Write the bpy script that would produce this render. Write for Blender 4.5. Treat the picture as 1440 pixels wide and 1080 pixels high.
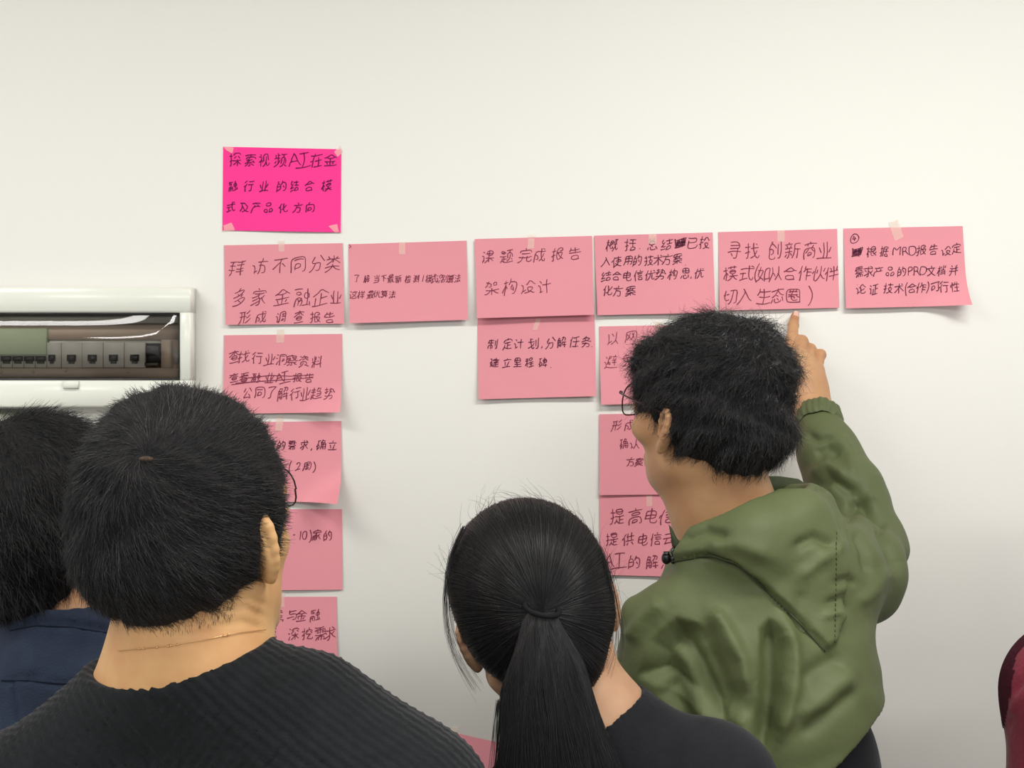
import bpy, math, random
import numpy as np
from mathutils import Vector, Matrix

for _o in list(bpy.data.objects):
    bpy.data.objects.remove(_o)
SC = bpy.context.scene
COL = SC.collection
R = math.radians

# ------------------------------------------------------------------ camera, world, lights, exposure
CAM_Z, CAM_D, FPX = 1.60, 2.40, 2400.0
cam_d = bpy.data.cameras.new('camera')
cam_d.sensor_width = 36.0
cam_d.lens = 36.0 * FPX / 1440.0
cam_d.clip_start = 0.05
cam = bpy.data.objects.new('camera', cam_d)
cam.location = (0, -CAM_D, CAM_Z)
cam.rotation_euler = (R(90), 0, 0)
COL.objects.link(cam)
SC.camera = cam
SC.view_settings.view_transform = 'Standard'
SC.view_settings.look = 'None'
SC.view_settings.exposure = 0.0
SC.view_settings.gamma = 1.0
SC.view_settings.use_curve_mapping = False
SC.cycles.use_denoising = True
SC.cycles.max_bounces = 6
SC.cycles.sample_clamp_indirect = 6.0

world = bpy.data.worlds.new('world')
SC.world = world
world.use_nodes = True
world.node_tree.nodes['Background'].inputs[0].default_value = (0.96, 0.97, 1.0, 1)
world.node_tree.nodes['Background'].inputs[1].default_value = 0.72

# ceiling lamps: (name, x, y, size x, size y, watts)
LAMPS = [
    ((-1.3, -1.25), (1.2, 0.3), 19.0),
    ((0.9, -1.25), (1.2, 0.3), 28.0),
    ((-0.9, -3.8), (1.2, 0.6), 46.0),
    ((1.1, -3.8), (1.2, 0.6), 46.0),
]
for (lx, ly), (sx, sy), w in LAMPS:
    ld = bpy.data.lights.new('ceiling_lamp_light', 'AREA')
    ld.shape = 'RECTANGLE'; ld.size = sx; ld.size_y = sy
    ld.energy = w; ld.color = (1.0, 0.98, 0.95)
    lo = bpy.data.objects.new('ceiling_lamp_light', ld)
    lo.location = (lx, ly, 2.76)
    COL.objects.link(lo)

# ------------------------------------------------------------------ small helpers
def W(px, py, d):
    """world point seen at photo pixel (px, py) at depth d from the lens"""
    return np.array([(px - 720.0) / FPX * d, d - CAM_D, CAM_Z - (py - 540.0) / FPX * d])

def lin(r, g, b):
    f = lambda c: (c / 255.0) / 12.92 if c <= 10.31 else (((c / 255.0) + 0.055) / 1.055) ** 2.4
    return (f(r), f(g), f(b), 1.0)

def tag(o, label=None, cat=None, group=None, kind=None):
    if label: o['label'] = label
    if cat: o['category'] = cat
    if group: o['group'] = group
    if kind: o['kind'] = kind
    return o

def empty(name, loc, label, cat, group=None):
    o = bpy.data.objects.new(name, None)
    o.location = loc
    o.empty_display_size = 0.05
    COL.objects.link(o)
    return tag(o, label, cat, group)

def make_mesh(name, V, F, mat, parent=None, smooth=True, kind=None, label=None):
    """V (n,3), F (m,3|4) numpy arrays or a list of such face arrays"""
    V = np.asarray(V, dtype=np.float32)
    Fs = [np.asarray(f) for f in (F if isinstance(F, list) else [F]) if len(f)]
    me = bpy.data.meshes.new(name)
    me.vertices.add(len(V))
    me.vertices.foreach_set('co', V.ravel())
    li = np.concatenate([f.ravel() for f in Fs]).astype(np.int32)
    tot = np.concatenate([np.full(len(f), f.shape[1]) for f in Fs]).astype(np.int32)
    st = np.concatenate([[0], np.cumsum(tot)[:-1]]).astype(np.int32)
    me.loops.add(len(li)); me.loops.foreach_set('vertex_index', li)
    me.polygons.add(len(tot))
    me.polygons.foreach_set('loop_start', st)
    me.polygons.foreach_set('loop_total', tot)
    me.update(calc_edges=True)
    me.validate()
    if smooth:
        me.polygons.foreach_set('use_smooth', np.ones(len(me.polygons), bool))
    me.materials.append(mat)
    o = bpy.data.objects.new(name, me)
    COL.objects.link(o)
    if parent is not None:
        o.parent = parent
        o.matrix_parent_inverse = Matrix.Translation(parent.location).inverted()
    if kind: o['kind'] = kind
    if label: o['label'] = label
    return o

class MB:
    """collects boxes, tubes and sheets, then becomes one mesh"""
    def __init__(s): s.V = []; s.Q = []; s.T = []; s.n = 0
    def add(s, V, Q=(), T=()):
        V = np.asarray(V, float).reshape(-1, 3)
        if len(Q): s.Q.append(np.asarray(Q) + s.n)
        if len(T): s.T.append(np.asarray(T) + s.n)
        s.V.append(V); s.n += len(V)
    def box(s, lo, hi, ch=0.0):
        x0, y0, z0 = lo; x1, y1, z1 = hi
        if ch <= 0:
            V = [(x, y, z) for x in (x0, x1) for y in (y0, y1) for z in (z0, z1)]
            Q = [(0, 1, 3, 2), (4, 6, 7, 5), (0, 4, 5, 1), (2, 3, 7, 6), (0, 2, 6, 4), (1, 5, 7, 3)]
            s.add(V, Q); return
        # chamfered toward -y face (front) and vertical edges
        c = ch
        ring = lambda y, i: [(x0 + i, y, z0 + i), (x1 - i, y, z0 + i), (x1 - i, y, z1 - i), (x0 + i, y, z1 - i)]
        V = ring(y1, 0) + ring(y0 + c, 0) + ring(y0, c)
        Q = []
        for k in (0, 4):
            for i in range(4):
                j = (i + 1) % 4
                Q.append((k + i, k + j, k + 4 + j, k + 4 + i))
        Q += [(8, 9, 10, 11), (3, 2, 1, 0)]
        s.add(V, Q)
    def tube(s, P, r, n=8, cap=True):
        P = np.asarray(P, float); m = len(P)
        rr = np.full(m, r) if np.isscalar(r) else np.asarray(r, float)
        T = np.gradient(P, axis=0); T /= np.linalg.norm(T, axis=1)[:, None] + 1e-12
        up = np.array([0, 0, 1.0]) if abs(T[0][2]) < .9 else np.array([1.0, 0, 0])
        a = np.cross(T[0], up); a /= np.linalg.norm(a)
        V = []
        for i in range(m):
            a = a - T[i] * a.dot(T[i]); a /= np.linalg.norm(a); b = np.cross(T[i], a)
            for k in range(n):
                t = 2 * math.pi * k / n
                V.append(P[i] + rr[i] * (a * math.cos(t) + b * math.sin(t)))
        Q = [(i * n + k, i * n + (k + 1) % n, (i + 1) * n + (k + 1) % n, (i + 1) * n + k) for i in range(m - 1) for k in range(n)]
        T_ = []
        if cap:
            V += [P[0], P[-1]]
            for k in range(n):
                T_.append((m * n, (k + 1) % n, k))
                T_.append((m * n + 1, (m - 1) * n + k, (m - 1) * n + (k + 1) % n))
        s.add(V, Q, T_)
    def ball(s, c, r, nu=12, nv=8):
        c = np.asarray(c, float); r = np.ones(3) * r
        V = [c + r * np.array([0, 0, 1.0])]
        for j in range(1, nv):
            p = math.pi * j / nv
            for i in range(nu):
                t = 2 * math.pi * i / nu
                V.append(c + r * np.array([math.sin(p) * math.cos(t), math.sin(p) * math.sin(t), math.cos(p)]))
        V.append(c - r * np.array([0, 0, 1.0]))
        Q = [(1 + j * nu + i, 1 + j * nu + (i + 1) % nu, 1 + (j + 1) * nu + (i + 1) % nu, 1 + (j + 1) * nu + i) for j in range(nv - 2) for i in range(nu)]
        L = len(V) - 1
        Q = [q[::-1] for q in Q]
        T = [(0, 1 + i, 1 + (i + 1) % nu) for i in range(nu)] + [(L, 1 + (nv - 2) * nu + (i + 1) % nu, 1 + (nv - 2) * nu + i) for i in range(nu)]
        s.add(V, Q, T)
    def build(s, name, mat, parent=None, smooth=False, kind=None, label=None):
        F = []
        if s.Q: F.append(np.concatenate(s.Q))
        if s.T: F.append(np.concatenate(s.T))
        return make_mesh(name, np.concatenate(s.V), F, mat, parent, smooth, kind, label)

# ------------------------------------------------------------------ materials
def mat(name, col, rough=0.6, spec=0.5, noise=0.0, nscale=20.0, bump=0.0, bscale=200.0, metal=0.0,
        sheen=0.0, sub=0.0, coat=0.0, bdist=0.002, col2=None, wave=None):
    m = bpy.data.materials.new(name); m.use_nodes = True
    nt = m.node_tree; b = nt.nodes['Principled BSDF']
    b.inputs['Base Color'].default_value = col
    b.inputs['Roughness'].default_value = rough
    b.inputs['Specular IOR Level'].default_value = spec
    b.inputs['Metallic'].default_value = metal
    b.inputs['Coat Weight'].default_value = coat
    if sheen: b.inputs['Sheen Weight'].default_value = sheen; b.inputs['Sheen Roughness'].default_value = 0.4
    if sub:
        b.inputs['Subsurface Weight'].default_value = sub
        b.inputs['Subsurface Radius'].default_value = (0.012, 0.004, 0.002)
        b.inputs['Subsurface Scale'].default_value = 0.6
    tc = nt.nodes.new('ShaderNodeTexCoord')
    if noise or col2:
        n = nt.nodes.new('ShaderNodeTexNoise'); n.inputs['Scale'].default_value = nscale; n.inputs['Detail'].default_value = 4
        nt.links.new(tc.outputs['Object'], n.inputs['Vector'])
        mx = nt.nodes.new('ShaderNodeMix'); mx.data_type = 'RGBA'
        mx.inputs[6].default_value = col
        mx.inputs[7].default_value = col2 if col2 else tuple(c * (1 - noise) for c in col[:3]) + (1,)
        rp = nt.nodes.new('ShaderNodeValToRGB')
        rp.color_ramp.elements[0].position = .35; rp.color_ramp.elements[1].position = .65
        nt.links.new(n.outputs['Fac'], rp.inputs['Fac'])
        nt.links.new(rp.outputs['Color'], mx.inputs[0]); nt.links.new(mx.outputs[2], b.inputs['Base Color'])
    if bump:
        n = nt.nodes.new('ShaderNodeTexNoise'); n.inputs['Scale'].default_value = bscale; n.inputs['Detail'].default_value = 3
        nt.links.new(tc.outputs['Object'], n.inputs['Vector'])
        bp = nt.nodes.new('ShaderNodeBump'); bp.inputs['Strength'].default_value = bump; bp.inputs['Distance'].default_value = bdist
        src = n.outputs['Fac']
        if wave:
            wv = nt.nodes.new('ShaderNodeTexWave'); wv.inputs['Scale'].default_value = wave; wv.inputs['Distortion'].default_value = 1.5
            wv.bands_direction = 'DIAGONAL'
            nt.links.new(tc.outputs['Object'], wv.inputs['Vector'])
            ad = nt.nodes.new('ShaderNodeMath'); ad.operation = 'ADD'
            nt.links.new(n.outputs['Fac'], ad.inputs[0]); nt.links.new(wv.outputs['Color'], ad.inputs[1]); src = ad.outputs[0]
        nt.links.new(src, bp.inputs['Height']); nt.links.new(bp.outputs['Normal'], b.inputs['Normal'])
    return m

M = {}
M['wall'] = mat('wall_paint', lin(229, 228, 221), 0.55, 0.3, noise=0.012, nscale=1.2, bump=0.08, bscale=60)
M['ceiling'] = mat('ceiling_paint', lin(225, 225, 220), 0.8, 0.2, noise=0.02, nscale=3)
M['floor'] = mat('floor_vinyl', lin(172, 166, 158), 0.5, 0.4, noise=0.15, nscale=12)
M['pink'] = mat('pink_paper', lin(229, 150, 160), 0.75, 0.2, noise=0.03, nscale=9)
M['magenta'] = mat('magenta_paper', lin(255, 62, 150), 0.75, 0.2, noise=0.02, nscale=9)
M['ink'] = mat('marker_ink', lin(128, 52, 74), 0.6, 0.2)
M['ink_dark'] = mat('dark_marker_ink', lin(96, 36, 60), 0.6, 0.2)
M['ink_magenta'] = mat('marker_ink_on_magenta', lin(112, 8, 74), 0.6, 0.2)
M['white_plastic'] = mat('white_gloss_plastic', lin(232, 234, 222), 0.22, 0.5, noise=0.01)
M['grey_plastic'] = mat('grey_breaker_plastic', lin(168, 167, 160), 0.5, 0.4, noise=0.05)
M['brown_plastic'] = mat('warm_grey_cover_plastic', lin(186, 170, 156), 0.5, 0.4, noise=0.06)
M['dark_plastic'] = mat('dark_toggle_plastic', lin(38, 38, 38), 0.4, 0.5, noise=0.1)
M['green_plastic'] = mat('pale_green_plastic', lin(166, 180, 152), 0.5, 0.4, noise=0.05)
M['skin'] = mat('warm_skin', lin(208, 164, 112), 0.5, 0.35, sub=0.12, bump=0.15, bscale=400, bdist=0.0006, col2=lin(198, 148, 100), nscale=25)
M['skin_tan'] = mat('tan_skin', lin(190, 148, 108), 0.5, 0.35, sub=0.12, bump=0.15, bscale=400, bdist=0.0006, col2=lin(178, 132, 94), nscale=25)
M['scalp'] = mat('scalp_between_hairs', lin(78, 64, 52), 0.7, 0.2, noise=0.5, nscale=500)
M['ear_skin'] = mat('reddish_ear_skin', lin(196, 136, 108), 0.5, 0.35, sub=0.15, noise=0.1, nscale=40)
M['nail'] = mat('finger_nail', lin(226, 188, 170), 0.25, 0.5, noise=0.03)
M['hair'] = mat('black_hair', lin(26, 25, 26), 0.42, 0.55, noise=0.3, nscale=120)
M['hair_sheen'] = mat('curly_hair_painted_sheen', lin(66, 64, 66), 0.24, 1.0, noise=0.3, nscale=120)  # black hair greyed: highlight on the curls painted into the colour
M['skin_pale'] = mat('pale_skin', lin(186, 148, 116), 0.5, 0.35, sub=0.08, bump=0.15, bscale=400, bdist=0.0006, col2=lin(174, 132, 102), nscale=25)
M['hair_cap'] = mat('black_hair_mass', lin(20, 19, 20), 0.7, 0.2, bump=0.6, bscale=300, noise=0.3)
M['black_knit'] = mat('black_knit_wool', lin(31, 33, 35), 0.9, 0.15, bump=0.5, bscale=500, noise=0.2, nscale=60, sheen=0.12, wave=45.0, bdist=0.0015)
M['black_tee'] = mat('black_jersey', lin(30, 31, 35), 0.9, 0.15, bump=0.3, bscale=600, noise=0.15, nscale=30, sheen=0.1)
M['green'] = mat('green_nylon', lin(88, 97, 62), 0.6, 0.3, noise=0.08, nscale=6, bump=0.35, bscale=34, bdist=0.005)
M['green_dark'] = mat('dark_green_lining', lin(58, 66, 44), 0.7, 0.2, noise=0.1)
M['navy'] = mat('navy_jacket_cloth', lin(42, 51, 69), 0.85, 0.2, bump=0.4, bscale=500, noise=0.15, nscale=50, sheen=0.15)
M['navy_dark'] = mat('navy_seam_thread', lin(26, 32, 46), 0.9, 0.1, noise=0.1)
M['maroon'] = mat('maroon_fleece', lin(120, 43, 57), 0.9, 0.15, bump=0.4, bscale=300, noise=0.15, nscale=30, sheen=0.2)
M['maroon_dark'] = mat('dark_maroon_stripe', lin(62, 24, 34), 0.95, 0.1, bump=0.4, bscale=300, noise=0.2, nscale=60)
M['trousers'] = mat('dark_trouser_cloth', lin(36, 38, 46), 0.9, 0.15, bump=0.3, bscale=400, noise=0.15)
M['shoe'] = mat('black_shoe_leather', lin(28, 27, 27), 0.45, 0.4, noise=0.2)
M['frame'] = mat('dark_spectacle_frame', lin(52, 24, 26), 0.3, 0.5, noise=0.05)
M['gold'] = mat('gold_chain', lin(230, 185, 130), 0.3, 0.5, metal=0.9, noise=0.05)
M['silver'] = mat('silver_tip', lin(225, 225, 225), 0.3, 0.5, noise=0.05)
M['elastic'] = mat('black_elastic', lin(16, 16, 18), 0.8, 0.2, noise=0.2)
M['eye'] = mat('eye_white', lin(225, 220, 215), 0.2, 0.5, noise=0.02)
M['cord'] = mat('black_cord_plastic', lin(18, 18, 18), 0.3, 0.5, noise=0.1)

def glassy(name, tint, alpha, rough=0.03, mirror=None):
    m = bpy.data.materials.new(name); m.use_nodes = True
    nt = m.node_tree; nt.nodes.clear()
    out = nt.nodes.new('ShaderNodeOutputMaterial')
    tr = nt.nodes.new('ShaderNodeBsdfTransparent'); tr.inputs[0].default_value = tint
    gl = nt.nodes.new('ShaderNodeBsdfGlossy'); gl.inputs['Roughness'].default_value = rough
    fr = nt.nodes.new('ShaderNodeFresnel'); fr.inputs[0].default_value = 1.5
    mx = nt.nodes.new('ShaderNodeMixShader')
    nt.links.new(fr.outputs[0], mx.inputs[0]); nt.links.new(tr.outputs[0], mx.inputs[1]); nt.links.new(gl.outputs[0], mx.inputs[2])
    nt.links.new(mx.outputs[0], out.inputs[0])
    return m
M['smoked'] = glassy('smoked_plastic_window', (0.88, 0.86, 0.82, 1), 0.5)
M['lens'] = glassy('spectacle_lens', (0.97, 0.98, 0.98, 1), 0.1)

def tape_mat():
    m = bpy.data.materials.new('translucent_tape'); m.use_nodes = True
    nt = m.node_tree; b = nt.nodes['Principled BSDF']
    b.inputs['Base Color'].default_value = lin(250, 226, 210)
    b.inputs['Roughness'].default_value = 0.4
    b.inputs['Alpha'].default_value = 0.42
    return m
M['tape'] = tape_mat()

# ------------------------------------------------------------------ room shell
def wallbox(name, lo, hi, m):
    b = MB(); b.box(lo, hi); return tag(b.build(name, m), kind='structure')
wallbox('wall_front', (-3.2, 0.0, 0.0), (3.2, 0.12, 2.8), M['wall'])
wallbox('floor', (-3.2, -6.0, -0.1), (3.2, 0.12, 0.0), M['floor'])
wallbox('ceiling', (-3.2, -6.0, 2.8), (3.2, 0.12, 2.9), M['ceiling'])
b = MB(); b.box((-3.2, -0.012, 0.0), (3.2, 0.0, 0.10), 0.003)
tag(b.build('baseboard_front', M['white_plastic']), kind='structure')
def lamp_panel(i, c, s):
    e = empty('ceiling_lamp', (c[0], c[1], 2.8), 'square-edged white ceiling lamp panel %s' % ['over the breaker box wall', 'over the pointing person', 'behind the group at left', 'behind the group at right'][i], 'ceiling lamp')
    b = MB(); x, y = s[0] / 2 + .03, s[1] / 2 + .03
    for lo, hi in (((-x, -y), (x, -y + .03)), ((-x, y - .03), (x, y)), ((-x, -y), (-x + .03, y)), ((x - .03, -y), (x, y))):
        b.box((c[0] + lo[0], c[1] + lo[1], 2.765), (c[0] + hi[0], c[1] + hi[1], 2.80))
    b.build('frame', M['white_plastic'], e)
    b = MB(); b.box((c[0] - s[0] / 2, c[1] - s[1] / 2, 2.775), (c[0] + s[0] / 2, c[1] + s[1] / 2, 2.785))
    em = bpy.data.materials.new('lamp_diffuser'); em.use_nodes = True
    bb = em.node_tree.nodes['Principled BSDF']; bb.inputs['Base Color'].default_value = (.9, .9, .88, 1)
    bb.inputs['Emission Color'].default_value = (1, .96, .88, 1); bb.inputs['Emission Strength'].default_value = 3.0
    b.build('diffuser', em, e)
for i, (c, s, w) in enumerate(LAMPS):
    lamp_panel(i, c, s)

# ------------------------------------------------------------------ breaker box (wall pixels are 1 mm)
def PX(px, py, y=0.0):
    return ((px - 720) / 1000.0, y, 1.6 - (py - 540) / 1000.0)
def wbox(b, x0, y0, x1, y1, yb, yf, ch=0.0):
    """box from pixel rect on the wall plane; yb back, yf front (negative = towards room)"""
    b.box(((x0 - 720) / 1000, yf, 1.6 - (y1 - 540) / 1000), ((x1 - 720) / 1000, yb, 1.6 - (y0 - 540) / 1000), ch)
def breaker_box():
    e = empty('breaker_box', PX(60, 575), 'white glossy wall breaker box with a long smoked window over a row of switches', 'breaker box')
    D = -0.034                                   # front plane
    b = MB()                                     # housing as four bars and a back plate
    wbox(b, -160, 406, 276, 441, 0, D, 0.003)
    wbox(b, -160, 535, 276, 572, 0, D, 0.003)
    wbox(b, 259, 441, 276, 535, 0, D, 0.003)
    wbox(b, -160, 441, -140, 535, 0, D, 0.003)
    wbox(b, -140, 441, 259, 535, 0, -0.004)
    b.build('housing', M['white_plastic'], e)
    b = MB(); wbox(b, -140, 441, 259, 444, -0.004, D + .004); wbox(b, -140, 532, 259, 535.5, -0.004, D + .004); wbox(b, 257, 444, 259, 532, -0.004, D + .004)
    b.build('window_gasket', M['dark_plastic'], e)
    b = MB(); wbox(b, -138, 444, 257, 455, -0.004, -0.020)
    b.build('cover_strip', M['grey_plastic'], e)
    b = MB(); wbox(b, -138, 455, 257, 478, -0.004, -0.010); wbox(b, 246, 478, 257, 518, -.004, -.018); wbox(b, 229, 478, 246, 518, -.004, -.012)
    b.build('cover_plate', M['brown_plastic'], e)
    b = MB(); wbox(b, -138, 518, 257, 532, -0.004, -0.020)
    b.build('lower_rail', M['brown_plastic'], e)
    b = MB(); wbox(b, -138, 462, 70, 500, -0.004, -0.016, 0.002)  # plain pale green strip behind the left part of the window
    b.build('green_strip', M['green_plastic'], e)
    # breaker modules with toggles
    first = None
    def module(x0, x1, y0, tx0, tx1, ty0, ty1, m='grey_plastic'):
        bb = MB(); wbox(bb, x0 + .3, y0, x1 - .3, 517.5, -0.004, -0.016, 0.001)
        o = bb.build('breaker', M[m], e)
        t = MB(); wbox(t, tx0, ty0, tx1, ty1, -0.016, -0.021, 0.002)
        wbox(t, tx0 + 2, ty1, tx1 - 2, ty1 + 3.5, -0.016, -0.019, .001)
        t.build('toggle', M['dark_plastic'], o)
    for i, x in enumerate((105, 134, 163.5, 193)):
        module(x - 14.7, x + 14.7, 482, x - 6, x + 6, 499, 508)
    module(70, 90.3, 482, 73, 82, 499, 508)
    for i in range(13):
        x = 62 - 16 * i
        module(x - 8, x + 8, 500.5, x - 7, x + 7, 501, 508)
    b = MB(); wbox(b, 203, 483, 229, 517, -0.004, -0.009)
    b.build('empty_slot', M['dark_plastic'], e)
    b = MB(); wbox(b, 206, 486, 226, 500, -.009, -.013, .001); wbox(b, 206, 510, 226, 515, -.009, -.016, .001)
    b.build('busbar', M['dark_plastic'], e)
    b = MB(); wbox(b, 247.5, 492, 255.5, 512, -.018, -.0195)
    b.build('rating_label', M['grey_plastic'], e)
    for (x, y) in ((8, 523), (52, 523), (98, 521), (185, 523)):
        q = MB(); c = PX(x, y, -0.0205); q.tube([(c[0], -.019, c[2]), (c[0], -.0215, c[2])], 0.0022, 10)
        q.build('screw', M['brown_plastic'], e)
    # smoked bowed window
    n = 24; V = []; ny = 8
    for j in range(ny + 1):
        for i in range(n + 1):
            u = i / n; v = j / ny
            x = -140 + 399 * u; y = 442 + 92 * v
            V.append(PX(x, y, D + 0.006 - 0.012 * (1 - (2 * v - 1) ** 2) * (1 - (2 * u - 1) ** 6)))
    Q = [(j * (n + 1) + i, j * (n + 1) + i + 1, (j + 1) * (n + 1) + i + 1, (j + 1) * (n + 1) + i)[::-1] for j in range(ny) for i in range(n)]
    make_mesh('smoked_window', V, np.array(Q), M['smoked'], e)
    b = MB(); wbox(b, 98, 536, 120, 546, D, D - .005, .0015)
    b.build('latch', M['white_plastic'], e)
    # lower white cable cover that sits under it
    e2 = empty('cable_cover', PX(-40, 900), 'white wall cover box below the breaker box, mostly hidden by heads', 'cover box')
    b = MB()
    x0, x1 = -0.88, -0.655
    z1, z2 = 1.6 - .0345, 1.6 - .075
    V = [(x0, 0, z1), (x1, 0, z1), (x1, -.095, z2), (x0, -.095, z2), (x0, -.095, 1.18), (x1, -.095, 1.18), (x0, 0, 1.18), (x1, 0, 1.18)]
    b.add(V, [(0, 3, 2, 1), (3, 4, 5, 2), (4, 6, 7, 5)[::1], (0, 6, 4, 3), (1, 2, 5, 7), (0, 1, 7, 6)])
    b.build('cover_body', M['white_plastic'], e2)
    b = MB()
    for k, z in enumerate((1.345, 1.332, 1.319, 1.306)):
        b.box((x0 + .02, -.0975, z), (x1 - .003, -.0945, z + .004))
    b.build('louvre', M['grey_plastic'], e2)
breaker_box()

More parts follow.
